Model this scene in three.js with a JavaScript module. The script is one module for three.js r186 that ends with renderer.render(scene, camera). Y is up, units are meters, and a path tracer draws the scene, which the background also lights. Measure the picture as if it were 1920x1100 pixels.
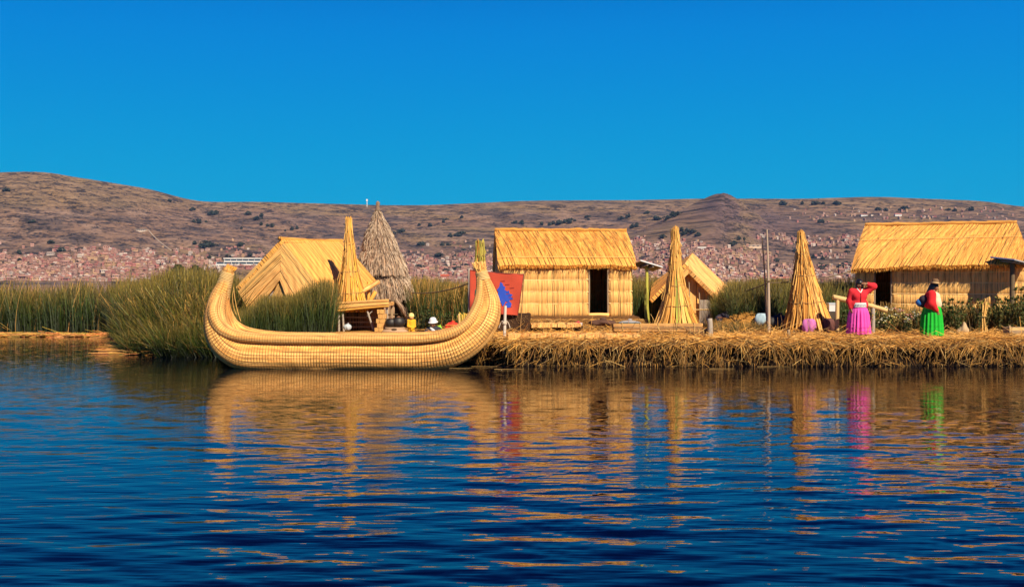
import * as THREE from 'three';
import { mergeGeometries } from 'three/addons/utils/BufferGeometryUtils.js';
import { MarchingCubes } from 'three/addons/objects/MarchingCubes.js';

// ---------------------------------------------------------------- camera, sky, sun, exposure
const F = 2160, EYE = 2.2, HORIZON = 530;               // focal length in photo pixels, eye height, horizon row
const scene = new THREE.Scene();
const camera = new THREE.PerspectiveCamera(2 * Math.atan(550 / F) * 180 / Math.PI, 1920 / 1100, 0.3, 12000);
camera.position.set(0, EYE, 0);
camera.lookAt(0, EYE - (20 / F) * 100, -100);

{ // clear high-altitude sky: saturated blue, deepening towards the zenith, a soft aureole round the sun
  const W = 256, Hh = 128, d = new Float32Array(W * Hh * 4);
  const hor = [0.001, 0.275, 0.450], mid = [0.0005, 0.148, 0.455], high = [0.0002, 0.024, 0.205], zen = [0.0002, 0.005, 0.080];
  for (let j = 0; j < Hh; j++) for (let i = 0; i < W; i++) {
    const el = ((j + 0.5) / Hh - 0.5) * 180;
    const e = Math.max(0, el);
    const a = Math.min(1, e / 14), s1 = a * a * (3 - 2 * a) * 0.6 + a * 0.4, b = Math.min(1, Math.max(0, (e - 13) / 11)), s2 = b * (2 - b), g = Math.min(1, Math.max(0, (e - 22) / 50)), s3 = Math.pow(g, 0.7);
    for (let c = 0; c < 3; c++) {
      let v = hor[c] + (mid[c] - hor[c]) * s1;
      v += (high[c] - v) * s2; v += (zen[c] - v) * s3;
      d[(j * W + i) * 4 + c] = v;
    }
    d[(j * W + i) * 4 + 3] = 1;
  }
  const t = new THREE.DataTexture(d, W, Hh, THREE.RGBAFormat, THREE.FloatType);
  t.mapping = THREE.EquirectangularReflectionMapping; t.magFilter = t.minFilter = THREE.LinearFilter; t.wrapS = THREE.RepeatWrapping; t.needsUpdate = true;
  scene.background = t; scene.environment = t;
}
const SUN_EL = 41 * Math.PI / 180, SUN_AZ = 31 * Math.PI / 180;     // azimuth: to the right of straight behind the camera
const sunDir = new THREE.Vector3(Math.sin(SUN_AZ) * Math.cos(SUN_EL), Math.sin(SUN_EL), Math.cos(SUN_AZ) * Math.cos(SUN_EL));
const sun = new THREE.DirectionalLight(new THREE.Color().setRGB(1, 0.84, 0.60), 5);
sun.name = 'sun';
sun.position.set(0, 0, -36).addScaledVector(sunDir, 120); sun.target.position.set(0, 0, -36);
sun.castShadow = true; sun.shadow.mapSize.set(4096, 4096);
Object.assign(sun.shadow.camera, { left: -45, right: 45, top: 30, bottom: -30, near: 10, far: 260 });
scene.add(sun, sun.target);
const renderer = new THREE.WebGLRenderer({ antialias: true });
renderer.toneMapping = THREE.LinearToneMapping; renderer.toneMappingExposure = 1.52;
renderer.shadowMap.enabled = true; renderer.setSize(1024, 586);

// thin blue air between here and the far shore
scene.fog = new THREE.FogExp2(new THREE.Color().setRGB(0.16, 0.40, 1.0), 2.8e-5);

// ---------------------------------------------------------------- helpers
const V = (x, y, z) => new THREE.Vector3(x, y, z);
const at = (px, py, D) => V((px - 960) * D / F, EYE - (py - HORIZON) * D / F, -D);      // a point seen at (px, py), D metres away
const X = (px, D) => (px - 960) * D / F;
const Yh = (py, D) => EYE - (py - HORIZON) * D / F;
const lerp = (a, b, t) => a + (b - a) * t, clamp = (x, a = 0, b = 1) => Math.min(b, Math.max(a, x));
const smooth = (a, b, x) => { const t = clamp((x - a) / (b - a)); return t * t * (3 - 2 * t); };
function rng(seed) { let s = seed >>> 0; return () => { s = (s + 0x6d2b79f5) | 0; let t = Math.imul(s ^ (s >>> 15), 1 | s); t = (t + Math.imul(t ^ (t >>> 7), 61 | t)) ^ t; return ((t ^ (t >>> 14)) >>> 0) / 4294967296; }; }
const hash = (x, y, z) => { let h = Math.imul(x | 0, 374761393) ^ Math.imul(y | 0, 668265263) ^ Math.imul(z | 0, 1274126177); h = Math.imul(h ^ (h >>> 13), 1274126177); return ((h ^ (h >>> 16)) >>> 0) / 4294967296; };
function vnoise(x, y, z = 0) {
  const ix = Math.floor(x), iy = Math.floor(y), fx = x - ix, fy = y - iy, u = fx * fx * (3 - 2 * fx), v = fy * fy * (3 - 2 * fy);
  return lerp(lerp(hash(ix, iy, z), hash(ix + 1, iy, z), u), lerp(hash(ix, iy + 1, z), hash(ix + 1, iy + 1, z), u), v) * 2 - 1;
}
function fbm(x, y, o = 4, z = 0) { let s = 0, a = 0.5; for (let i = 0; i < o; i++) { s += a * vnoise(x, y, z + i * 17); x = x * 2.03 + 3.1; y = y * 2.03 + 1.7; a *= 0.5; } return s; }
function curve(knots) { // smooth interpolation of rows [t, a, b, ...] at t
  return (t) => {
    let i = 0; while (i < knots.length - 2 && t > knots[i + 1][0]) i++;
    const k = knots, p1 = k[i], p2 = k[i + 1], p0 = k[Math.max(0, i - 1)], p3 = k[Math.min(k.length - 1, i + 2)], d = p2[0] - p1[0], s = clamp((t - p1[0]) / d);
    return p1.slice(1).map((_, c) => {
      c++; const m1 = (p2[c] - p0[c]) / (p2[0] - p0[0] || 1) * d, m2 = (p3[c] - p1[c]) / (p3[0] - p1[0] || 1) * d;
      return (2 * s ** 3 - 3 * s * s + 1) * p1[c] + (s ** 3 - 2 * s * s + s) * m1 + (-2 * s ** 3 + 3 * s * s) * p2[c] + (s ** 3 - s * s) * m2;
    });
  };
}
const used = {};
function numbered(n) { const k = used[n] = (used[n] ?? -1) + 1; return k ? n + '_' + String(k).padStart(3, '0') : n; }
function tag(o, label, category, group, kind) { if (label) o.userData.label = label; if (category) o.userData.category = category; if (group) o.userData.group = group; if (kind) o.userData.kind = kind; return o; }
function thing(name, label, category, pos = [0, 0, 0], turn = 0, group) {
  const o = new THREE.Group(); o.name = numbered(name); scene.add(o); o.position.set(...(pos.isVector3 ? pos.toArray() : pos)); o.rotation.y = turn;
  return tag(o, label, category, group);
}
function part(name, geo, mat, parent, kind) {
  const g = Array.isArray(geo) ? merge(geo) : geo;
  const m = new THREE.Mesh(g, mat); m.name = name; m.castShadow = m.receiveShadow = true; parent.add(m);
  if (kind) m.userData.kind = kind;
  return m;
}
function solo(name, geo, mat, label, category, group) { const m = part(numbered(name), geo, mat, scene); return tag(m, label, category, group); }
function struct(name, geo, mat) { const m = part(numbered(name), geo, mat, scene); m.userData.kind = 'structure'; return m; }
function copy(o, label) { const c = o.clone(); c.name = numbered(o.name.replace(/_\d{3}$/, '')); scene.add(c); if (label) c.userData.label = label; return c; }
function merge(list) {
  list = list.filter(Boolean).map((g) => { const q = g.index ? g.toNonIndexed() : g; for (const k of Object.keys(q.attributes)) if (!['position', 'normal', 'uv', 'color'].includes(k)) q.deleteAttribute(k); return q; });
  if (list.some((g) => g.attributes.color)) for (const g of list) if (!g.attributes.color) g.setAttribute('color', new THREE.BufferAttribute(new Float32Array(g.attributes.position.count * 3).fill(1), 3));
  return mergeGeometries(list, false);
}
function grid(nu, nv, fn, uvw, uvh) { // open surface; fn(u, v) -> [x, y, z]
  const p = new Float32Array((nu + 1) * (nv + 1) * 3), uv = new Float32Array((nu + 1) * (nv + 1) * 2), idx = [];
  for (let j = 0, k = 0; j <= nv; j++) for (let i = 0; i <= nu; i++, k++) { const q = fn(i / nu, j / nv); p[k * 3] = q[0]; p[k * 3 + 1] = q[1]; p[k * 3 + 2] = q[2]; uv[k * 2] = i / nu * uvw; uv[k * 2 + 1] = j / nv * uvh; }
  for (let j = 0; j < nv; j++) for (let i = 0; i < nu; i++) { const a = j * (nu + 1) + i, b = a + 1, c = a + nu + 1, d = c + 1; idx.push(a, b, d, a, d, c); }
  const g = new THREE.BufferGeometry();
  g.setAttribute('position', new THREE.BufferAttribute(p, 3)); g.setAttribute('uv', new THREE.BufferAttribute(uv, 2)); g.setIndex(idx); g.computeVertexNormals();
  return g;
}
function sheet(nu, nv, fn, thick, uvw, uvh) { // a slab: front surface fn(u, v), the back pushed in by thick, closed edges
  const f = grid(nu, nv, fn, uvw, uvh), n = f.attributes.normal, p = f.attributes.position, b = f.clone(), bp = b.attributes.position, bn = b.attributes.normal;
  for (let i = 0; i < p.count; i++) { bp.setXYZ(i, p.getX(i) - n.getX(i) * thick, p.getY(i) - n.getY(i) * thick, p.getZ(i) - n.getZ(i) * thick); bn.setXYZ(i, -n.getX(i), -n.getY(i), -n.getZ(i)); }
  const bi = b.index.array; for (let i = 0; i < bi.length; i += 3) { const t = bi[i]; bi[i] = bi[i + 1]; bi[i + 1] = t; }
  const ring = []; for (let i = 0; i <= nu; i++) ring.push(i); for (let j = 1; j <= nv; j++) ring.push(j * (nu + 1) + nu); for (let i = nu - 1; i >= 0; i--) ring.push(nv * (nu + 1) + i); for (let j = nv - 1; j >= 0; j--) ring.push(j * (nu + 1));
  const q = [], qu = [], qi = [];
  let len = 0;
  ring.forEach((k, i) => {
    if (i) len += Math.hypot(p.getX(k) - p.getX(ring[i - 1]), p.getY(k) - p.getY(ring[i - 1]), p.getZ(k) - p.getZ(ring[i - 1]));
    q.push(p.getX(k), p.getY(k), p.getZ(k), bp.getX(k), bp.getY(k), bp.getZ(k)); qu.push(len, 0, len, thick);
    if (i) { const a = (i - 1) * 2; qi.push(a, a + 1, a + 2, a + 1, a + 3, a + 2); }
  });
  const e = new THREE.BufferGeometry(); e.setAttribute('position', new THREE.Float32BufferAttribute(q, 3)); e.setAttribute('uv', new THREE.Float32BufferAttribute(qu, 2)); e.setIndex(qi); e.computeVertexNormals();
  return merge([f, b, e]);
}
// a tube along points, radius r(s in 0..1, angle) ; streaks of the straw texture run along it
function tube(pts, r, sides = 8, cap = true, flat = 1) {
  const n = pts.length, T = [], N = [], P = [], U = [], idx = [];
  for (let i = 0; i < n; i++) T.push(pts[Math.min(n - 1, i + 1)].clone().sub(pts[Math.max(0, i - 1)]).normalize());
  let ref = Math.abs(T[0].y) < 0.9 ? V(0, 1, 0) : V(0, 0, 1);
  let nn = ref.clone().addScaledVector(T[0], -ref.dot(T[0])).normalize();
  let len = 0;
  for (let i = 0; i < n; i++) {
    nn = nn.clone().addScaledVector(T[i], -nn.dot(T[i])).normalize(); N.push(nn);
    const bb = T[i].clone().cross(nn);
    if (i) len += pts[i].distanceTo(pts[i - 1]);
    for (let k = 0; k <= sides; k++) {
      const a = k / sides * Math.PI * 2, rr = typeof r === 'function' ? r(i / (n - 1), a, len) : r, c = Math.cos(a) * rr, s = Math.sin(a) * rr * flat;
      P.push(pts[i].x + nn.x * c + bb.x * s, pts[i].y + nn.y * c + bb.y * s, pts[i].z + nn.z * c + bb.z * s);
      U.push(k / sides * 6.283 * (typeof r === 'function' ? 0.3 : Math.max(0.02, r)), len);
    }
  }
  for (let i = 0; i < n - 1; i++) for (let k = 0; k < sides; k++) { const a = i * (sides + 1) + k, b = a + 1, c = a + sides + 1, d = c + 1; idx.push(a, b, d, a, d, c); }
  if (cap) for (const [row, sgn] of [[0, 1], [n - 1, -1]]) { const c = P.length / 3; P.push(pts[row].x, pts[row].y, pts[row].z); U.push(0, 0); for (let k = 0; k < sides; k++) { const a = row * (sides + 1) + k; sgn > 0 ? idx.push(c, a + 1, a) : idx.push(c, a, a + 1); } }
  const g = new THREE.BufferGeometry(); g.setAttribute('position', new THREE.Float32BufferAttribute(P, 3)); g.setAttribute('uv', new THREE.Float32BufferAttribute(U, 2)); g.setIndex(idx); g.computeVertexNormals();
  // weld the seam normals
  const m = g.attributes.normal; for (let i = 0; i < n; i++) { const a = i * (sides + 1), b = a + sides; const x = m.getX(a) + m.getX(b), y = m.getY(a) + m.getY(b), z = m.getZ(a) + m.getZ(b), l = Math.hypot(x, y, z) || 1; m.setXYZ(a, x / l, y / l, z / l); m.setXYZ(b, x / l, y / l, z / l); }
  return g;
}
const line = (a, b, n = 2, bend = null) => { const o = []; for (let i = 0; i <= n; i++) { const p = a.clone().lerp(b, i / n); if (bend) p.addScaledVector(bend, 4 * (i / n) * (1 - i / n)); o.push(p); } return o; };
function box(w, h, d, x = 0, y = 0, z = 0, ry = 0, rz = 0, rx = 0) { const g = new THREE.BoxGeometry(w, h, d); if (rx) g.rotateX(rx); if (rz) g.rotateZ(rz); if (ry) g.rotateY(ry); return g.translate(x, y, z); }
function paint(g, rgb) { const n = g.attributes.position.count, c = new Float32Array(n * 3); for (let i = 0; i < n; i++) c.set(rgb, i * 3); g.setAttribute('color', new THREE.BufferAttribute(c, 3)); return g; }
function block(w, h, d, n, amp, seed) { // a rough box standing on its base
  const g = new THREE.BoxGeometry(w, h, d, n, Math.max(2, n >> 1), Math.max(2, n >> 1)).translate(0, h / 2, 0), p = g.attributes.position;
  for (let i = 0; i < p.count; i++) { const x = p.getX(i), y = p.getY(i), z = p.getZ(i), k = 7; p.setXYZ(i, x + amp * vnoise(y * k + z * 3, z * k, seed), Math.max(0, y + amp * vnoise(x * k, z * k + 3, seed + 1) * (y > 0.01 ? 1 : 0)), z + amp * vnoise(x * k + 5, y * k + z, seed + 2)); }
  g.computeVertexNormals(); return g;
}
function instanced(name, geo, mat, mats, cols, parent = scene) {
  const m = new THREE.InstancedMesh(geo, mat, mats.length); m.name = parent === scene ? numbered(name) : name; m.castShadow = m.receiveShadow = true;
  const c = new THREE.Color();
  mats.forEach((x, i) => { m.setMatrixAt(i, x); if (cols) m.setColorAt(i, c.setRGB(...cols[i])); });
  m.userData.kind = 'stuff'; parent.add(m); return m;
}

// ---------------------------------------------------------------- textures and materials
function dataTex(w, h, fn, srgb, rep = 1) { // fn(x, y) -> [r, g, b] in 0..1 (as displayed for srgb)
  const d = new Uint8Array(w * h * 4);
  for (let j = 0; j < h; j++) for (let i = 0; i < w; i++) { const c = fn(i, j), k = (j * w + i) * 4; d[k] = clamp(c[0]) * 255; d[k + 1] = clamp(c[1]) * 255; d[k + 2] = clamp(c[2]) * 255; d[k + 3] = 255; }
  const t = new THREE.DataTexture(d, w, h); t.wrapS = t.wrapT = THREE.RepeatWrapping; t.magFilter = THREE.LinearFilter; t.minFilter = THREE.LinearMipmapLinearFilter; t.generateMipmaps = true;
  if (srgb) t.colorSpace = THREE.SRGBColorSpace;
  t.repeat.set(rep[0] ?? rep, rep[1] ?? rep); t.needsUpdate = true; return t;
}
// reeds side by side: every reed has a tone of its own, knots and lighter stretches along it
function reedTextures(seed, reedPx, spread, brown, size = 512, mx = 1.28, my = 2.56) {
  const R = rng(seed), tone = new Float32Array(size), hue = new Float32Array(size), prof = new Float32Array(size), id = new Int32Array(size);
  let x = 0, n = 0;
  while (x < size) {
    let w = Math.max(2, Math.round(reedPx * (0.6 + R() * 0.9))); if (x + w > size - 2) w = size - x;
    const t = 1 + (R() - 0.5) * spread - (R() < brown ? 0.35 + R() * 0.25 : 0), h = R(), off = R() * 0.35;
    for (let k = 0; k < w; k++) { const q = (k + 0.5) / w * 2 - 1; tone[x + k] = t; hue[x + k] = h; id[x + k] = n; prof[x + k] = Math.sqrt(Math.max(0, 1 - q * q)) * (0.75 + off); }
    x += w; n++;
  }
  const map = dataTex(size, size, (i, j) => {
    const s = j / size * 6.2831853, k = id[i];
    const along = 1 + 0.10 * Math.sin(s * (1 + k % 3) + k * 1.7) + 0.07 * Math.sin(s * (4 + k % 5) + k * 2.3) + (hash(i, j >> 4, seed) - 0.5) * 0.06;
    const dk = tone[i] < 0.72 ? lerp(tone[i], 0.95, smooth(-0.2, 0.9, Math.sin(s + k * 2.9) + 0.4 * Math.sin(s * 3 + k))) : tone[i], b = dk * along * 0.93, h = hue[i];
    return [b * 1.0, b * (0.91 + 0.09 * h), b * (0.80 + 0.20 * h)];
  }, true, [1 / mx, 1 / my]);
  const bump = dataTex(size, 64, (i, j) => { const v = prof[i] * (0.9 + 0.1 * Math.sin(j / 64 * 6.283 + id[i])); return [v, v, v]; }, false, [1 / mx, 1 / my]);
  return { map, bump };
}
const T1 = reedTextures(11, 5, 0.24, 0.10), T2 = reedTextures(23, 8, 0.24, 0.18), T3 = reedTextures(37, 9, 0.26, 0.07), T4 = reedTextures(53, 9, 0.36, 0.20);
const std = (r, g, b, o = {}) => new THREE.MeshStandardMaterial({ color: new THREE.Color().setRGB(r, g, b), roughness: 0.9, ...o });
const reedMat = (T, r, g, b, bump = 0.012, o = {}) => std(r, g, b, { map: T.map, bumpMap: T.bump, bumpScale: bump, roughness: 0.75, ...o });
const M = {
  roof: reedMat(T2, 1.0, 0.51, 0.115), wall: reedMat(T1, 1.0, 0.60, 0.205), pale: reedMat(T3, 0.98, 0.56, 0.20, 0.008), boat: reedMat(T4, 0.97, 0.53, 0.165, 0.008),
  fine: reedMat(T1, 1.0, 0.52, 0.125), grey: reedMat(T2, 0.47, 0.34, 0.26), brown: reedMat(T2, 0.42, 0.24, 0.10), green: reedMat(T1, 0.42, 0.42, 0.08), deep: std(0.075, 0.045, 0.022),
  gold: std(0.76, 0.40, 0.075, { roughness: 0.7 }), palegold: std(0.80, 0.48, 0.15, { roughness: 0.7 }), orange: std(0.58, 0.28, 0.05, { roughness: 0.7 }), olive: std(0.42, 0.40, 0.06, { roughness: 0.7 }), umber: std(0.26, 0.14, 0.05, { roughness: 0.8 }),
  rope: std(0.68, 0.47, 0.2), twine: std(0.55, 0.35, 0.12), boatcord: std(0.38, 0.20, 0.055), cordpale: std(0.88, 0.62, 0.28), darkrope: std(0.13, 0.09, 0.05), wood: std(0.33, 0.23, 0.14), greywood: std(0.36, 0.31, 0.26), lightwood: std(0.62, 0.42, 0.18),
  straw: std(1, 1, 1, { roughness: 0.75 }), leaf: std(1, 1, 1, { roughness: 0.65 }),
  vstraw: std(1, 1, 1, { vertexColors: true, roughness: 0.75 }),
};
// ---------------------------------------------------------------- water: one sheet with real waves, calmer close to the island
{
  const R = rng(5), waves = [];
  for (let i = 0; i < 60; i++) {
    const L = 0.20 * Math.pow(9, Math.pow(i / 59, 1.25)), k = 2 * Math.PI / L, spread = (R() + R() - 1) * (0.55 + 0.55 * (1 - i / 59)), sl = 0.0082 * (L > 1.0 ? 0.7 : 1) * (0.6 + 0.8 * R());
    waves.push([Math.sin(spread) * k, Math.cos(spread) * k, sl / k, R() * 6.283, L]);
  }
  const zs = [], xs = [];
  for (const z of [400, 120, 50, 25, 12, 6, 2, -1, -3, -4.5]) zs.push(z);
  for (let D = 5.2; D < 62; D += Math.max(0.035, 0.0035 * D * D * 0.16 + 0.02)) zs.push(-D);
  for (let D = 66; D < 2600; D *= 1.25) zs.push(-D);
  const inner = 22, step = 0.09;
  for (let x = -inner; x <= inner + 1e-6; x += step) xs.push(x);
  for (let x = inner + 1, s = 1; x < 2600; s *= 1.4, x += s) { xs.push(x); xs.unshift(-x); }
  const nx = xs.length, nz = zs.length, p = new Float32Array(nx * nz * 3), n = new Float32Array(nx * nz * 3), uv = new Float32Array(nx * nz * 2), idx = new Uint32Array((nx - 1) * (nz - 1) * 6);
  let k = 0, q = 0;
  for (let j = 0; j < nz; j++) for (let i = 0; i < nx; i++, k++) {
    const x = xs[i], z = zs[j], D = -z;
    let y = 0, sx = 0, sz = 0;
    if (D > 2 && D < 70 && Math.abs(x) < 34) {
      const edge = smooth(34, 24, Math.abs(x)) * smooth(70, 50, D) * smooth(2, 4.5, D);
      const shore = 0.12 + 0.72 * smooth(25, 12, D) + 0.3 * smooth(14, 7.5, D), patch = 0.8 + 0.75 * fbm(x * 0.11, z * 0.22, 3, 7);
      const a = edge * shore * Math.max(0.25, patch), fine = smooth(60, 20, D);
      for (const [kx, kz, am, ph, L] of waves) {
        if (L < 0.5 && D > 32) continue;
        const w = L < 0.5 ? a * fine : a, th = kx * x + kz * z + ph;
        y += am * w * Math.sin(th); const c = am * w * Math.cos(th); sx += c * kx; sz += c * kz;
      }
    }
    p.set([x, y, z], k * 3); const l = Math.hypot(sx, 1, sz); n.set([-sx / l, 1 / l, -sz / l], k * 3); uv.set([x, z], k * 2);
    if (i < nx - 1 && j < nz - 1) { idx.set([k, k + 1, k + nx + 1, k, k + nx + 1, k + nx], q); q += 6; }
  }
  const g = new THREE.BufferGeometry(); g.setAttribute('position', new THREE.BufferAttribute(p, 3)); g.setAttribute('normal', new THREE.BufferAttribute(n, 3)); g.setAttribute('uv', new THREE.BufferAttribute(uv, 2)); g.setIndex(new THREE.BufferAttribute(idx, 1));
  const S = 512, wv = []; // fine ripples, periodic on a 3.1 m tile
  for (let i = 0; i < 40; i++) { const a = Math.round((R() - 0.5) * 18), b = Math.round(12 + R() * 34); wv.push([a, b, R() * 6.283, 1 / Math.hypot(a, b)]); }
  const rip = dataTex(S, S, (i, j) => { let v = 0; for (const [a, b, ph, am] of wv) v += am * Math.sin((a * i + b * j) / S * 6.2831853 + ph); v = 0.5 + v * 0.9; return [v, v, v]; }, false, [1 / 3.1, 1 / 3.1]);
  const water = new THREE.MeshPhysicalMaterial({ color: new THREE.Color().setRGB(0.0002, 0.0008, 0.005), roughness: 0.015, ior: 1.333, specularIntensity: 0.58, bumpMap: rip, bumpScale: 0.0021 });
  struct('water', g, water);
}

// ---------------------------------------------------------------- hills round the far shore
const skyline = curve([[-1400, 120], [-500, 170], [-150, 196], [0, 206], [80, 207], [150, 196], [280, 176], [370, 155], [480, 152], [600, 148], [740, 145], [900, 150], [1000, 154], [1200, 156], [1310, 158], [1420, 157], [1500, 157], [1620, 160], [1720, 158], [1840, 152], [1920, 142], [2100, 138], [2600, 130], [3300, 120]]);
const SHORE = 1750;
function rise(u, D) { // elevation above the horizon row, in photo pixels, of the ground seen in direction u at distance D
  const far = 3700 + 500 * vnoise(u / 420, 3.3) - 500 * smooth(500, 0, u), t = (D - SHORE) / (far - SHORE), s = skyline(u)[0];
  let e = t < 0 ? t * 30 : t < 1 ? s * (0.62 * t + 0.38 * t * t * (3 - 2 * t)) : s * (1 - 0.35 * (t - 1));
  const x = u * D / F / 300, z = D / 300, amp = clamp(t * 2.2) * (1 - smooth(0.86, 1.0, t) * 0.8);
  e += amp * (9 * fbm(x * 0.9 + 3, z * 0.9, 4) + 5 * (0.5 - Math.abs(vnoise(x * 0.55 + 9, z * 0.35))));
  e -= amp * 11 * Math.pow(1 - Math.abs(vnoise(x * 0.95 + z * 0.5 + 0.4 * fbm(x, z, 2, 8), z * 0.22 + 5)), 4) * (1 - smooth(0.8, 0.98, t));
  // the steep cone hill, a spur of the left hill and a low ridge under the far plateau
  const cu = u - 1357, cw = cu < 0 ? 300 : 215, ang = Math.atan2(cu / cw, (D - 2950) / 900), r = Math.sqrt((cu / cw) ** 2 + ((D - 2950) / 900) ** 2 + 0.006) * (1 + 0.10 * Math.sin(ang * 5 + 1) * 1 + 0.07 * vnoise(ang * 3.5, 2.2, 3));
  if (r < 1.25) { const c = 181 * Math.pow(Math.max(0, 1 - r), 0.98) + 9 * fbm(x * 2.2, z * 2.2, 4, 5) * smooth(1.1, 0.8, r) * smooth(0.05, 0.3, r); const k = 12, h = clamp(0.5 + 0.5 * (c - e) / k); e = lerp(e, c, h) + k * h * (1 - h); }
  const lu = u - 150, l = Math.hypot(lu / 330, (D - 2600) / 700); if (l < 1) { const c = 118 * Math.pow(1 - l, 0.75); e = Math.max(e, lerp(e, c, 0.8)); }
  const hr = Math.hypot((u - 450) / 105, (D - 1835) / 85); if (hr < 1) e = Math.max(e, 27 * smooth(1, 0.42, hr)); // the low hill under the hotel
  return e;
}
const ground = (u, D) => EYE + rise(u, D) * D / F;
{
  const us = [], Ds = [];
  for (let u = -1300; u < 3300; u += u > -60 && u < 1980 ? 4 : 24) us.push(u);
  for (let D = 1650; D < 4700; D += D < 4000 ? 15 : 70) Ds.push(D);
  const nx = us.length, nz = Ds.length, p = new Float32Array(nx * nz * 3), c = new Float32Array(nx * nz * 3), uv = new Float32Array(nx * nz * 2), idx = [];
  let k = 0;
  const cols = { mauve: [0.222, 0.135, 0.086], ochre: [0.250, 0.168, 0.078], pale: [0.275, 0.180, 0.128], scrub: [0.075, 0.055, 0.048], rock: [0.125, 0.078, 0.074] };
  for (let j = 0; j < nz; j++) for (let i = 0; i < nx; i++, k++) {
    const D = Ds[j], u = us[i], x = u * D / F, e = rise(u, D), y = EYE + e * D / F;
    p.set([x - 960 * D / F, y - (D < SHORE ? 6 * (SHORE - D) / 100 : 0), -D], k * 3); uv.set([x, y * 2.6 + D * 0.12], k * 2);
    const Y = y + D * 0.02, a = fbm(x / 240, Y / 60, 4, 1), b = fbm(x / 70 + 7, Y / 20, 4, 2), terr = Math.sin(y * 0.42 + 4 * fbm(x / 400, D / 300, 2, 3));
    let m = cols.mauve.slice();
    const mix = (q, w) => { w = clamp(w); for (let s = 0; s < 3; s++) m[s] = lerp(m[s], q[s], w); };
    mix(cols.ochre, smooth(0.0, 0.4, a) * 0.7); mix(cols.pale, smooth(0.12, 0.34, b) * 0.8); mix(cols.scrub, smooth(0.10, 0.36, fbm(x / 80 + 31, Y / 22, 5, 9)) * 0.7);
    mix(cols.scrub, smooth(0.86, 1, terr) * smooth(0.0, 0.25, fbm(x / 110, Y / 30, 3, 6)) * 0.9);
    mix(cols.ochre, smooth(128, 152, e) * 0.55);
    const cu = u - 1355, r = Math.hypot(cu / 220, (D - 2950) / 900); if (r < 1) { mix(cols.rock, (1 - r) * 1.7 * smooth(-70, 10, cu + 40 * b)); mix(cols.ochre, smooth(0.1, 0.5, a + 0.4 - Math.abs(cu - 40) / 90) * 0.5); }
    c.set(m, k * 3);
    if (i < nx - 1 && j < nz - 1) idx.push(k, k + 1, k + nx + 1, k, k + nx + 1, k + nx);
  }
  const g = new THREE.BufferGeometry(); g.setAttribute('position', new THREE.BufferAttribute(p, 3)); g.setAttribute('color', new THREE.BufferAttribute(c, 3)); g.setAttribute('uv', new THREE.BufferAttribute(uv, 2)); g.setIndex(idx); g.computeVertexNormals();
  const grass = dataTex(1024, 1024, (i, j) => { // clumps of dry grass and scrub, stretched along the contours
    let v = 0; for (const [o, w, h, am] of [[1, 20, 40, 0.34], [2, 64, 110, 0.34], [3, 160, 220, 0.28]]) { const fx = i / 1024 * w, fy = j / 1024 * h, ix = Math.floor(fx), iy = Math.floor(fy), u = smooth(0, 1, fx - ix), q = smooth(0, 1, fy - iy); const hh = (a, b) => hash(a % w, b % h, o * 91); v += am * (lerp(lerp(hh(ix, iy), hh(ix + 1, iy), u), lerp(hh(ix, iy + 1), hh(ix + 1, iy + 1), u), q) * 2 - 1); }
    const b = (0.84 + v * 0.5) * (1 - 0.4 * smooth(-0.12, -0.3, v)); return [b, b * 0.985, b * 0.97];
  }, true, [1 / 620, 1 / 620]);
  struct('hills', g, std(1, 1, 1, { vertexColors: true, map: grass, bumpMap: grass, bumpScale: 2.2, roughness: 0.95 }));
}
function onHill(u, py) { for (let D = 1800; D < 4300; D += 12) if (HORIZON - rise(u, D) <= py) return V((u - 960) * D / F, ground(u, D), -D); return null; }

// ---------------------------------------------------------------- floating reed ground: the island, the mounds under the huts, the bank on the left
const islandTop = (x, z) => 0.74 - 0.05 * smooth(1.2, 0.2, frontZ(x) - z) + 0.03 * vnoise(x * 0.7, z * 0.7, 4) + 0.018 * vnoise(x * 3.1, z * 3.1, 5);
const litter = dataTex(512, 512, (i, j) => { const n = hash(i >> 1, j >> 2, 3) * 0.35 + hash(i >> 4, j >> 1, 8) * 0.35 + hash(i >> 3, j >> 3, 9) * 0.3, b = 0.45 + 0.55 * n; return [b, b * 0.9, b * 0.72]; }, true, 0.5);
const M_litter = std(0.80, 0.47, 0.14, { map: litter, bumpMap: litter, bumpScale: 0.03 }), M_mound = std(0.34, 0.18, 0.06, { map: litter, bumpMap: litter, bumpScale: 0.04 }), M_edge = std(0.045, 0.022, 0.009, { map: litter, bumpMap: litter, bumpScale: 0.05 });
const frontZ = (x) => -30.15 - 1.15 * smooth(0.25, -0.75, x) + 0.10 * vnoise(x * 0.9, 2.2, 6) + 0.05 * vnoise(x * 4, 5.2, 6);
{
  const x0 = -7.2, x1 = 26;
  const top = grid(260, 90, (u, v) => { const x = lerp(x0, x1, u), zf = frontZ(x), w = Math.pow(v, 1.4), z = lerp(zf, -66, w), lip = smooth(0, 0.14, zf - z); return [x, islandTop(x, z) - 0.16 * (1 - lip) * (1 - lip), z]; }, 33, 36);
  struct('island_ground', top, M_litter);
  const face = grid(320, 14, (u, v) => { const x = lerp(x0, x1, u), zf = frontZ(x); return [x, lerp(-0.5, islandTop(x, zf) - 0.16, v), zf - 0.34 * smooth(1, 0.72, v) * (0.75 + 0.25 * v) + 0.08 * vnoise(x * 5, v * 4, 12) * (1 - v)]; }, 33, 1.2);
  struct('island_edge', face, M_edge);
}
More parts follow.
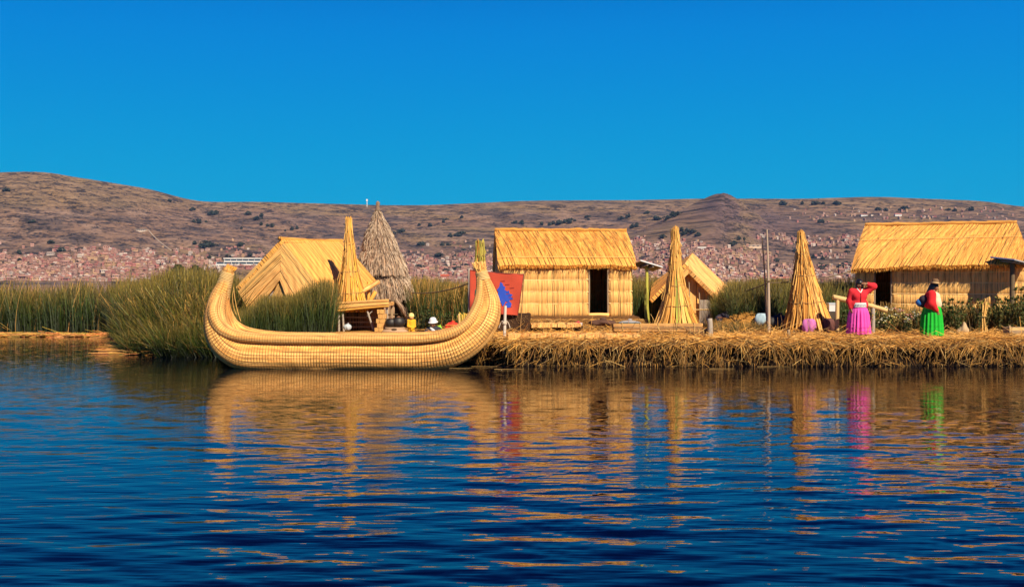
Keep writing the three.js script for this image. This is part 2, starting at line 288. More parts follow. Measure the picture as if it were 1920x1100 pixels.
const bankZ = curve([[-60, -47], [-17, -47], [-16.2, -46.5], [-15.5, -46.3], [-14.2, -44], [-13.0, -40], [-12.2, -36.8], [-11.6, -35.7], [-9.2, -34.9], [-7, -34.6], [-6, -34.4]]);
{
  const g = grid(120, 30, (u, v) => { const x = lerp(-60, -6.5, u), zf = bankZ(x)[0], z = lerp(zf, -75, v * v), e = smooth(0, 0.08, v); return [x, -0.25 + 0.37 * e + 0.04 * vnoise(x * 2, z * 2), z]; }, 54, 40);
  struct('bank_ground', g, M_litter);
}
function mound(x0, x1, z0, z1, h, name) { // a heap of cut reeds with a flat top and a ragged face
  const g = grid(70, 26, (u, v) => {
    const e = 0.34, a = lerp(-e, 1 + e, u), b = lerp(-e, 1 + e, v), x = lerp(x0, x1, clamp(a)) + (a < 0 ? a : a > 1 ? a - 1 : 0) * 1.1, z = lerp(z0, z1, clamp(b)) - (b < 0 ? b : b > 1 ? b - 1 : 0) * 1.0;
    const o = Math.max(-a, a - 1, -b, b - 1, 0) / e, k = 1 - smooth(0.05, 1, o);
    return [x, lerp(0.55, h, k) + 0.035 * vnoise(x * 4, z * 4, 2), z + 0.05 * vnoise(x * 5, z * 3, 3)];
  }, x1 - x0 + 0.8, Math.abs(z1 - z0) + 0.8);
  return struct(name, g, M_mound);
}
mound(X(935, 35.6), X(1196, 35.6), -35.55, -41, 1.16, 'mound_ground');
mound(X(1597, 37.4), 19.5, -37.0, -43, 1.18, 'mound_ground');

// loose straw: hanging from the front edge, lying on top, on the mound faces and on the bank
const strawGeo = (() => { const g = tube([V(0, 0, 0), V(0.03, 0.36, 0), V(0.06, 0.7, 0.02), V(0.04, 1, 0.05)], (s) => 1 - 0.45 * s, 4, false); const p = g.attributes.position; return g; })();
// radius in the shared geometry is 1 in x/z, so each copy scales it: see strawMatrix
const strawUnit = (() => { const pts = [0, 0.33, 0.66, 1], P = [], I = []; pts.forEach((t, i) => { for (let k = 0; k < 4; k++) { const a = k * Math.PI / 2, r = 1 - 0.5 * t; P.push(Math.cos(a) * r + 3.2 * t * t, t, Math.sin(a) * r); } }); for (let i = 0; i < 3; i++) for (let k = 0; k < 4; k++) { const a = i * 4 + k, b = i * 4 + (k + 1) % 4; I.push(a, a + 4, b + 4, a, b + 4, b); } const g = new THREE.BufferGeometry(); g.setAttribute('position', new THREE.Float32BufferAttribute(P, 3)); g.setIndex(I); g.computeVertexNormals(); return g; })();
const _q = new THREE.Quaternion(), _q2 = new THREE.Quaternion();
function strawAt(p, dir, len, rad, roll) { _q.setFromUnitVectors(V(0, 1, 0), dir.normalize()); _q2.setFromAxisAngle(V(0, 1, 0), roll); return new THREE.Matrix4().compose(p, _q.multiply(_q2), V(rad, len, rad)); }
const strawTone = (R, w = 1) => { const t = R(), b = 0.7 + 0.6 * R(); return t < 0.46 * w ? [0.74 * b, 0.37 * b, 0.075 * b] : t < 0.62 * w ? [0.82 * b, 0.52 * b, 0.18 * b] : t < 0.85 ? [0.42 * b, 0.19 * b, 0.042 * b] : [0.16 * b, 0.075 * b, 0.025 * b]; };
{
  const R = rng(71), mats = [], cols = [];
  for (let i = 0; i < 5200; i++) {
    const x = lerp(-1.6, 20, R()), zf = frontZ(x), lay = R(), y0 = lay < 0.34 ? 0.73 - 0.12 * R() : 0.06 + 0.56 * R();
    const clump = vnoise(x * 2.3, 9, 21), down = lay < 0.34 ? R() < 0.35 : R() < 0.86; if (vnoise(x * 1.7, y0 * 3, 33) < -0.3 && R() < 0.55) continue;
    const dir = V((R() - 0.5) * 1.1 + clump * 0.5, down ? -1 : -0.15 - R() * 0.5, 0.04 + 0.30 * R());
    if (!down) dir.x = (R() < 0.5 ? -1 : 1) * (0.6 + R());
    const len = Math.min((down ? y0 + 0.05 : 0.6) * (0.45 + 0.7 * R() * R()), 0.85);
    mats.push(strawAt(V(x, y0, zf - (lay < 0.34 ? 0.02 : 0.26 * Math.pow(R(), 0.6) * smooth(0.66, 0.5, y0)) + 0.03 * R()), dir, Math.max(0.12, len), 0.0045 + 0.0075 * R() * R() + 0.001, R() * 6.28));
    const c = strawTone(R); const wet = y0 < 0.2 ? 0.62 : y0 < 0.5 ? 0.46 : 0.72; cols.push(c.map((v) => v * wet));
  }
  for (let i = 0; i < 3400; i++) { // bent over the lip
    const x = lerp(-1.6, 20, R()), zf = frontZ(x), q = R(), z = zf - 0.20 * q, l = smooth(0, 0.14, zf - z), y = islandTop(x, z) - 0.16 * (1 - l) * (1 - l) + 0.012 + 0.03 * R();
    mats.push(strawAt(V(x, y, z), V((R() - 0.5) * 3, -0.45 * (1 - q) - 0.4 * R() * (1 - q) + 0.05, 0.5 * R() + 0.1), 0.12 + 0.26 * R(), 0.004 + 0.005 * R(), R() * 6.28)); cols.push(strawTone(R, 0.9));
  }
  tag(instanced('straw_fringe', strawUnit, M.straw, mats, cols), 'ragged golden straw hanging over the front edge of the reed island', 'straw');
  const m2 = [], c2 = [];
  for (let i = 0; i < 7000; i++) { const x = lerp(-2, 20, R()), z = frontZ(x) - 0.16 - 6 * Math.pow(R(), 2.2); m2.push(strawAt(V(x, islandTop(x, z) + 0.012 + 0.02 * R(), z), V(R() - 0.5, 0.02 + 0.10 * R() * R(), (R() - 0.5) * 0.6), 0.25 + 0.5 * R(), 0.004 + 0.005 * R(), R() * 6.28)); c2.push(strawTone(R, 1.15)); }
  tag(instanced('straw_litter', strawUnit, M.straw, m2, c2), 'trampled straw strewn on top of the reed island', 'straw');
  const m3 = [], c3 = [];
  for (let i = 0; i < 2600; i++) { const left = R() < 0.6, x = left ? lerp(X(925, 35.4), X(1210, 35.4), R()) : lerp(X(1600, 37), 18, R()), z = (left ? -35.4 : -36.85) + 0.42 * R() * R(), y = lerp(1.16, 0.78, (z + (left ? 35.5 : 36.95)) / 0.45); m3.push(strawAt(V(x, Math.max(0.76, y) + 0.02, z), V((R() - 0.5) * 2.2, -0.5 + R() * 0.4, 0.35 * R() + 0.1), 0.2 + 0.4 * R(), 0.004 + 0.006 * R(), R() * 6.28)); c3.push(strawTone(R, 0.6).map((v) => v * 0.7)); }
  tag(instanced('straw_litter', strawUnit, M.straw, m3, c3), 'tangled straw on the banks below the two long huts', 'straw');
  const m4 = [], c4 = [];
  for (let i = 0; i < 2400; i++) { const x = lerp(-26, -9, R()), z = bankZ(x)[0] + 0.15 - 0.7 * R(); m4.push(strawAt(V(x, 0.03 + 0.14 * R() * R(), z), V((R() - 0.5) * 3, (R() - 0.5) * 0.15, R() - 0.5), 0.4 + 0.9 * R(), 0.006 + 0.009 * R(), R() * 6.28)); c4.push([0.66, 0.34, 0.09].map((v) => v * (0.6 + 0.7 * R()))); }
  tag(instanced('straw_litter', strawUnit, M.straw, m4, c4), 'golden strip of dead reeds along the foot of the left reed bank', 'straw');
  // a few long reeds afloat
  const m5 = [], c5 = [];
  for (const [px, py, len] of [[600, 689, 1.2], [700, 686, 0.8], [510, 688, 0.9], [905, 688, 1.3], [960, 693, 0.9], [1060, 686, 1.4], [1290, 687, 1.2], [1360, 692, 0.8], [1460, 688, 1.1], [1585, 686, 1.5], [1700, 686, 0.6], [860, 691, 1.1]]) { const D = EYE * F / (py - HORIZON); m5.push(strawAt(V(X(px, D) - len / 2, 0.012, -D), V(1, 0, (R() - 0.5) * 0.12), len * 0.8, 0.007, 1.5)); c5.push([0.42, 0.26, 0.09]); }
  tag(instanced('floating_reeds', strawUnit, M.straw, m5, c5), 'loose reeds afloat on the water in front of the boat and island', 'straw');
}
// ---------------------------------------------------------------- reed huts
const strands = (list, rad, sides = 3) => merge(list.map((pts) => tube(pts, (s) => rad * (1 - 0.5 * s), sides, false)));
// a wall panel of upright reeds quilted by horizontal cords; local x from x0 to x1, height h, facing +z
function wallPanel(parent, x0, x1, h, bands, mat, seed, z = 0, name = 'wall_panel') {
  const w = x1 - x0, R = rng(seed);
  const p = part(name, sheet(Math.max(12, Math.round(w * 46)), 40, (u, v) => {
    let q = 0; for (let b = 0; b < bands.length - 1; b++) if (v >= bands[b] && v <= bands[b + 1]) q = Math.sin(Math.PI * (v - bands[b]) / (bands[b + 1] - bands[b]));
    const x = x0 + u * w, end = Math.min(u, 1 - u) * w;
    return [x + 0.012 * vnoise(v * 9, seed), v * h + (v > 0.97 ? 0.02 * vnoise(x * 30, 4) : 0), z + 0.055 * Math.pow(Math.max(0, q), 0.5) + 0.014 * vnoise(x * 6, v * 5 + seed) + 0.007 * vnoise(x * 28, v * 2, seed) - 0.06 * smooth(0.06, 0, end)];
  }, 0.09, w, h), mat, parent);
  for (const b of bands.slice(1, -1)) { const pts = []; for (let i = 0; i <= 60; i++) { const u = i / 60, x = x0 + u * w; pts.push(V(x, b * h + 0.022 * vnoise(x * 2.6, b * 7 + seed) , z + 0.006 + 0.012 * vnoise(x * 6, b * 5 + seed))); } part('binding_cord', tube(pts, 0.02, 5), M.cordpale, p); }
  const loose = []; for (let i = 0; i < w * 6; i++) { const x = lerp(x0, x1, R()), y = R() * h * 0.8; loose.push([V(x, y, z + 0.04), V(x + (R() - 0.5) * 0.03, y + 0.15, z + 0.065), V(x + (R() - 0.5) * 0.06, y + 0.25 + R() * 0.3, z + 0.05)]); }
  if (loose.length) part('loose_reeds', strands(loose, 0.005), M.palegold, p, 'stuff');
  return p;
}
// one slope of a thatched roof from the ridge (v = 1) to the eave (v = 0)
function roofSlope(parent, o, name = 'roof_slope') {
  const { xe0, xe1, xr0, xr1, ze, zr, ye, yr, seed, sag = 0, mat = M.roof, droop = 0.05, thick = 0.13, slant = 0 } = o;
  const w = xe1 - xe0, slope = Math.hypot(ze - zr, ye - yr);
  const fn = (u, v) => {
    const e = Math.min(u, 1 - u), x = lerp(lerp(xe0, xe1, u), lerp(xr0, xr1, u), v) + slant * (0.5 - v) * 0, lift = 0.10 * Math.sin(Math.PI * v) * 0.8;
    const y = lerp(ye, yr, v) + lift + sag * (u - 0.5) * (1 - v) - droop * Math.pow(1 - Math.min(1, e / 0.05), 2) * (1.2 - v) - 0.05 * Math.pow(1 - v, 8);
    const n = 0.012 * vnoise(x * 9, v * 6 + seed) + 0.009 * vnoise(x * 31, v * 2, seed) + 0.02 * vnoise(x * 1.3, v * 2, seed);
    return [x, y + n + (0.028 * vnoise(x * 1.1, seed) + 0.018 * vnoise(x * 5, seed + 4)) * Math.pow(1 - v, 3), lerp(ze, zr, v) + 0.05 * vnoise(x * 3, 8 + seed) * (1 - v)];
  };
  const g = sheet(Math.round(w * 40), 34, zr < ze ? fn : (u, v) => fn(1 - u, v), thick, w, slope);
  { const q = g.attributes.uv; for (let i = 0; i < q.count; i++) q.setX(i, (zr < ze ? 1 : -1) * q.getX(i) + slant * q.getY(i)); }
  const r = part(name, g, mat, parent), R = rng(seed + 5), loose = [], fr = [];
  const sgn = Math.sign(ze - zr) || 1, at2 = (u, v, up) => { const q = fn(u, v); return V(q[0], q[1] + up, q[2] + sgn * up * 0.4); };
  for (let i = 0; i < w * 80; i++) { // reeds lying slightly askew on the slope
    const u = 0.02 + R() * 0.96, v = 0.04 + R() * 0.6, l = 0.2 + R() * 0.35, du = (-slant + (R() - 0.5) * 0.07) * l * slope / w;
    loose.push([at2(u, v, 0.012), at2(clamp(u + du / 2), Math.min(1, v + l / 2), 0.016 + 0.014 * R()), at2(clamp(u + du), Math.min(1, v + l), 0.010)]);
  }
  const tones = [[], [], []]; loose.forEach((l, i) => tones[i % 3].push(l));
  part('loose_reeds', tones.map((t, i) => paint(strands(t, 0.0042), [[0.80, 0.44, 0.11], [0.58, 0.30, 0.065], [0.86, 0.54, 0.18]][i])).reduce((a, b) => merge([a, b])), M.vstraw, r, 'stuff');
  for (let i = 0; i < w * 90; i++) { const u = R(), q = fn(u, 0), d = 0.03 + R() * 0.075, y = q[1] - R() * thick * 0.9; fr.push([V(q[0], y + 0.03, q[2] - sgn * 0.05), V(q[0] + (R() - 0.5) * 0.03, y - d * 0.5, q[2] + sgn * d * 0.75)]); }
  part('eave_fringe', strands(fr, 0.008), M.gold, r, 'stuff');
  return r;
}
function gableWall(parent, pts, z, mat, seed, name = 'gable_wall', thick = 0.1) { // a triangular or five-sided end wall given by its top edge, in the plane x = z
  const ys = curve(pts.map((p) => [p[0], p[1]])), z0 = pts[0][0], z1 = pts[pts.length - 1][0];
  return part(name, sheet(70, 24, (u, v) => { const a = lerp(z0, z1, u); let i = 0; while (i < pts.length - 2 && a > pts[i + 1][0]) i++; const t = (a - pts[i][0]) / (pts[i + 1][0] - pts[i][0]), top = lerp(pts[i][1], pts[i + 1][1], clamp(t)); return [z + 0.012 * vnoise(a * 9, v * 3, seed), v * top, -a]; }, thick, Math.abs(z1 - z0), 2), mat, parent);
}
function longHut(o) {
  const t = thing('reed_hut', o.label, 'hut', o.pos, o.turn);
  const { half, h, depth, doors, ridge, over, seed } = o;
  const bands = o.bands;
  wallPanel(t, -half, doors[0], h, bands, M.wall, seed); wallPanel(t, doors[1], half, h, bands, M.wall, seed + 1);
  if (o.back) wallPanel(t, -half, half, h, bands, M.wall, seed + 2, -depth, 'back_wall');
  part('door_frame', [tube(line(V(doors[0] + 0.02, 0, -0.03), V(doors[0] + 0.02, h, -0.03), 6, V(0.01, 0, 0)), 0.03, 6), tube(line(V(doors[1] - 0.02, 0, -0.03), V(doors[1] - 0.02, h, -0.03), 6, V(-0.01, 0, 0)), 0.03, 6), tube(line(V(doors[0], h - 0.05, -0.05), V(doors[1], h - 0.05, -0.05), 3), 0.03, 6)], M.wood, t);
  part('door_sill', tube(line(V(doors[0], 0.04, 0), V(doors[1], 0.04, 0), 8, V(0, 0.01, 0)), 0.06, 7), M.palegold, t);
  roofSlope(t, { xe0: -half - o.endE, xe1: half + o.endE, xr0: -half - o.endR, xr1: half + o.endR, ze: over, zr: -depth / 2, ye: h - 0.03, yr: ridge, seed: seed + 3, sag: o.sag, slant: o.slant });
  roofSlope(t, { xe0: -half - o.endE, xe1: half + o.endE, xr0: -half - o.endR, xr1: half + o.endR, ze: -depth - over, zr: -depth / 2, ye: h - 0.03, yr: ridge - 0.002, seed: seed + 4 }, 'back_roof_slope');
  for (const s of [-1, 1]) gableWall(t, [[0.06, h - 0.03], [depth / 2, ridge - 0.16], [depth - 0.06, h - 0.03]], s * (half - (o.gin ?? 0.05)), M.wall, seed + 9);
  { const p = []; for (let i = 0; i <= 50; i++) { const u = i / 50, x = lerp(-half - o.endR, half + o.endR, u); p.push(V(x, ridge + 0.02 + 0.012 * vnoise(x * 5, 1, seed), -depth / 2)); } part('ridge_roll', tube(p, (s) => 0.075 * (0.9 + 0.2 * vnoise(s * 40, 3)), 8), M.roof, t); }
  for (const v of o.cords) { const p = []; for (let i = 0; i <= 50; i++) { const u = i / 50, x = lerp(-half - lerp(o.endE, o.endR, v) + 0.02, half + lerp(o.endE, o.endR, v) - 0.02, u); p.push(V(x, lerp(h - 0.03, ridge, v) + 0.10 * Math.sin(Math.PI * v) * 0.8 + (o.sag ?? 0) * (u - 0.5) * (1 - v) + 0.03 + 0.01 * vnoise(x * 3, v * 9), lerp(over, -depth / 2, v) + 0.02)); } part('roof_cord', tube(p, 0.012, 5), M.palegold, t); }
  return t;
}
longHut({ label: 'golden reed hut with a dark doorway, standing between red cloth and tall reed cone', pos: [X(1071, 36) - 0.12, 1.15, -36], turn: 3.2 * Math.PI / 180, half: 2.05, h: 1.68, depth: 4.2, doors: [0.66, 1.31], ridge: 2.77, over: 0.16, endE: 0.13, endR: 0.14, seed: 100, bands: [0, 0.24, 0.46, 0.68, 0.9, 1], cords: [0.13], slant: 0.17, back: true });
{
  const t = longHut({ label: 'long reed hut at the right edge, behind the two women', pos: [13.80, 1.17, -37.25], turn: -21 * Math.PI / 180, half: 2.6, gin: 0.28, h: 1.66, depth: 4.1, doors: [-2.0, -1.42], ridge: 3.02, over: 0.42, endE: 0.10, endR: -0.18, seed: 140, bands: [0, 0.2, 0.4, 0.62, 0.82, 1], sag: 0.14, cords: [0.55], slant: -0.36, back: true });
}
// the slanted hut behind the boat's bow: an asymmetric gable of layered chevron mats, its roof running back to the right
{
  const D = 36, o = at(527, 617, D), L = (px, py, D2 = D) => at(px, py, D2).sub(V(o.x, 0.75, o.z));
  const t = thing('reed_hut', 'leaning reed hut with chevron-patterned gable behind tall reeds by the boat bow', 'hut', [o.x, 0.75, o.z]);
  const A = L(527, 448, 35.4), B = L(641, 451, 39.2), lf = L(442, 538, 35.7), lf0 = L(455, 600, 35.8), rf = L(630, 578, 35.4), rb = L(706, 527, 37.0), zed = V(0, 0, 1);
  const bil = (a, b, c, d, u, v) => a.clone().lerp(b, u).lerp(d.clone().lerp(c, u), v);
  const slab = (name, a, b, c, d, mat, th, nu = 60, nv = 26, seed = 1, parent = t) => { const uvw = (a.distanceTo(b) + d.distanceTo(c)) / 2, uvh = (a.distanceTo(d) + b.distanceTo(c)) / 2; return part(name, sheet(nu, nv, (u, v) => { const q = bil(a, b, c, d, u, v); const n = 0.010 * vnoise(u * uvw * 3, v * 3 + seed) + 0.003 * vnoise(u * uvw * 30, v * 2, seed); return [q.x, q.y + n, q.z + n]; }, th, uvw, uvh), mat, parent); };
  // right roof slope, reeds running down to the right
  slab('roof_slope', rf, rb, B, A, M.fine, 0.16, 110, 30, 3);
  // left roof slope, facing away to the left
  const lb = L(560, 541, 39.8);
  slab('back_roof_slope', lb, lf, A, B, M.roof, 0.14, 40, 20, 5);
  // gable mats: three chevrons, each set back from the one before
  const mid = (k) => V(A.x + 0.0 - 0.02 * k, lerp(A.y, 0.6, [0, 0.30, 0.44, 0.58][k]), A.z - 0.022 * k);
  const le = (k) => lf.clone().lerp(V(lf0.x + 0.25, lf0.y, lf0.z), [0, 0.32, 0.62, 0.9][k]).add(V(0.02 * k, 0, -0.022 * k)), re = (k) => rf.clone().add(V(-0.35 * k, -0.34 * k, -0.022 * k));
  for (let k = 0; k < 3; k++) {
    // the uv streaks follow v, so v runs from the foot to the apex
    const foot = le(k), foot2 = le(k + 1), top = mid(k), top2 = mid(k + 1).setZ(mid(k).z), back = foot2.clone().setZ(foot.z);
    slab('gable_mat', foot, back, top2, top, k ? M.pale : M.wall, 0.09, 36, 44, 10 + k);
    const rfoot = re(k), rfoot2 = re(k + 1).setZ(rfoot.z);
    slab('gable_mat', rfoot2, rfoot, top, top2, k ? M.pale : M.wall, 0.09, 36, 44, 20 + k);
  }
  slab('gable_wall', le(3).add(V(0, -0.5, -0.1)), re(3).add(V(0, -0.5, -0.1)), mid(3).add(V(0.02, 0, -0.05)), mid(3).add(V(-0.02, 0, -0.05)), M.wall, 0.06, 40, 20, 31);
  slab('side_wall', rf.clone().add(V(-0.25, -0.95, -0.1)), rb.clone().add(V(-0.35, -1.25, -0.05)), rb.clone().add(V(-0.35, -0.02, -0.1)), rf.clone().add(V(-0.2, -0.02, -0.1)), M.pale, 0.08, 40, 20, 33);
  part('eave_roll', tube(line(rf, rb.clone().add(V(0.06, -0.02, 0.02)), 10, V(0, 0.02, 0)), 0.075, 8), M.pale, t);
  part('ridge_roll', tube(line(A.clone().add(V(-0.05, 0.02, 0.05)), B, 10, V(0, -0.03, 0)), 0.06, 8), M.roof, t);
  part('eave_post', tube(line(L(691, 528, 36.8), L(690, 600, 36.8), 3), 0.05, 7), M.gold, t); part('eave_brace', tube(line(L(704, 546, 36.6), L(690, 571, 36.6), 3), 0.07, 7), M.gold, t);
}
// the small hut half hidden by the first tall cone
{
  const D = 39, o = at(1300, 608, D), L = (px, py, D2 = D) => at(px, py, D2).sub(V(o.x, 0.75, o.z));
  const t = thing('reed_hut', 'small gabled reed hut half hidden behind the greenish reed cone', 'hut', [o.x, 0.75, o.z]);
  const slab = (name, a, b, c, d, mat, th, nu, nv, seed) => { const uvw = a.distanceTo(b), uvh = a.distanceTo(d); return part(name, sheet(nu, nv, (u, v) => { const q = a.clone().lerp(b, u).lerp(d.clone().lerp(c, u), v), n = 0.012 * vnoise(u * uvw * 8, v * 4 + seed) + 0.007 * vnoise(u * uvw * 30, v * 2, seed); return [q.x, q.y + n, q.z + n]; }, th, uvw, uvh), mat, t); };
  const A = L(1284, 494, 38.4), Rf = L(1350, 560, 38.4), Rb = L(1370, 541, 40.2), B = L(1299, 474, 41), Lf = L(1218, 563, 38.4), Lb = L(1222, 532, 40.8);
  slab('roof_slope', Rf, Rb, B, A, M.pale, 0.13, 40, 40, 3);
  slab('roof_slope', Lb, Lf, A, B, M.roof, 0.13, 40, 40, 4);
  slab('gable_mat', L(1262, 540, 38.5), L(1262, 530, 38.5), L(1291, 497, 38.5), L(1291, 513, 38.5), M.wall, 0.06, 12, 20, 5);
  slab('gable_mat', L(1330, 552, 38.5), L(1341, 556, 38.5), L(1290, 498, 38.5), L(1290, 513, 38.5), M.roof, 0.06, 12, 20, 6);
  part('front_wall', sheet(60, 40, (u, v) => { const px = lerp(1243, 1346, u), top = px < 1290 ? lerp(566, 514, (px - 1243) / 47) : lerp(514, 560, (px - 1290) / 56), q = L(px, lerp(612, top, v), 38.75); return [q.x, q.y, q.z + 0.01 * vnoise(u * 40, v * 3, 8)]; }, 0.08, 1.85, 1.4), M.wall, t);
  const post = []; for (const px of [1258, 1276, 1293, 1312, 1329]) { const a = L(px, 612, 38.62), b = L(px - 1, px < 1290 ? 545 : 526 + (px - 1290) * 0.75, 38.62); part('wall_pole', tube(line(a, b, 4, V(0.015, 0, 0)), 0.022, 6), M.wood, t); }
  part('grey_mat', sheet(20, 14, (u, v) => { const q = L(lerp(1312, 1340, u), lerp(608, 562, v), 38.6); return [q.x, q.y, q.z + 0.01 * vnoise(u * 10, v * 8)]; }, 0.03, 0.5, 0.8), reedMat(T1, 0.42, 0.36, 0.33), t).userData.label = 'weathered grey reed mat';
  part('wall_rail', tube(line(L(1248, 580, 38.6), L(1343, 580, 38.6), 6, V(0, -0.01, 0)), 0.018, 5), M.lightwood, t);
}
// the old grey round hut with a two-tiered pointed roof
{
  const D = 38.6, o = at(718, 614, D); const t = thing('round_hut', 'old grey round hut with tall pointed two-tier thatch roof', 'hut', [o.x, 0.72, o.z]);
  const R = rng(61), k = D / F, y = (py) => Yh(py, D) - 0.72, dx = (px) => (px - 718) * k;
  const tier = (name, cx0, y0, r0, cx1, y1, r1, bulge, seed, mat, ragged) => {
    const f = (a, v) => { const r = lerp(r0, r1, v) + bulge * Math.sin(Math.PI * v) + 0.02 * vnoise(a * 5, v * 3, seed) + 0.012 * vnoise(a * 16, v * 2, seed), cx = lerp(cx0, cx1, v); return V(cx + Math.sin(a) * r, lerp(y0, y1, v) + (v < 0.01 ? 0.06 * vnoise(a * 8, 1, seed) : 0), Math.cos(a) * r); };
    const p = part(name, sheet(80, 22, (u, v) => f(u * 6.28318, v).toArray(), 0.1, 6.283 * r0 * 0.8, Math.hypot(y1 - y0, r0 - r1)), mat, t);
    const st = [[], [], []]; const nn = Math.round(620 * (r0 + r1));
    for (let i = 0; i < nn; i++) { const a = R() * 6.283, v = Math.pow(R(), 1.2) * 0.92, l = 0.12 + R() * 0.2, q0 = f(a, Math.min(1, v + l)), q1 = f(a + (R() - 0.5) * 0.12, v); const out = V(Math.sin(a), 0.35, Math.cos(a)); q1.addScaledVector(out, 0.02 + 0.05 * R()); q0.addScaledVector(out, 0.01); if (v < 0.12) q1.y -= 0.05 + ragged * R(); st[i % 3].push([q0, q0.clone().lerp(q1, 0.5).addScaledVector(out, 0.012), q1]); }
    part('thatch_strands', st.map((s, i) => paint(strands(s, 0.012), [[0.42, 0.31, 0.22], [0.22, 0.15, 0.105], [0.54, 0.42, 0.32]][i])).reduce((a, b) => merge([a, b])), M.vstraw, p, 'stuff');
    return p;
  };
  part('wall', sheet(70, 14, (u, v) => { const a = 1.15 + u * (6.28318 - 0.62), r = 0.80 + 0.012 * vnoise(a * 14, v, 3); return [Math.sin(a) * r + dx(721), lerp(-0.05, y(553), v), Math.cos(a) * r]; }, 0.08, 5, 1.3), M.grey, t);
  tier('roof_skirt', dx(728), y(563), 0.86, dx(722), y(514), 0.66, 0.05, 7, M.grey, 0.08);
  tier('roof_tier', dx(718), y(517), 0.84, dx(713), y(472), 0.60, 0.03, 8, M.grey, 0.09);
  tier('roof_tier', dx(714), y(478), 0.62, dx(709), y(430), 0.36, 0.02, 9, M.grey, 0.03);
  tier('roof_tier', dx(710), y(436), 0.39, dx(708), y(396), 0.06, 0.0, 10, M.grey, 0.03);
  part('tip', tube([V(dx(708), y(402), 0), V(dx(708), y(390), 0), V(dx(708), y(386), 0), V(dx(708.5), y(381), 0), V(dx(708), y(377), 0)], (s) => [0.09, 0.07, 0.055, 0.075, 0.03][Math.round(s * 4)], 8), M.grey, t);
  const ring = (py, r, cx) => { const p = []; for (let i = 0; i <= 40; i++) p.push(V(dx(cx) + Math.cos(i / 40 * 6.2832) * r, y(py), Math.sin(i / 40 * 6.2832) * r)); return tube(p, 0.016, 5, false); };
  part('binding_cord', [ring(395, 0.085, 708), ring(563, 0.83, 724), ring(588, 0.815, 721)], M.darkrope, t);
  part('door_opening', sheet(12, 12, (u, v) => { const a = 0.62 + u * 0.5; return [Math.sin(a) * 0.79 + dx(721), lerp(0, y(561), v), Math.cos(a) * 0.79 - 0.06]; }, 0.03, 0.4, 1), M.deep, t);
  part('door_pole', tube(line(V(dx(742), y(556), 0.74), V(dx(786), y(628), 0.8), 8, V(0.03, 0.05, 0)), 0.085, 8), M.grey, t);
}

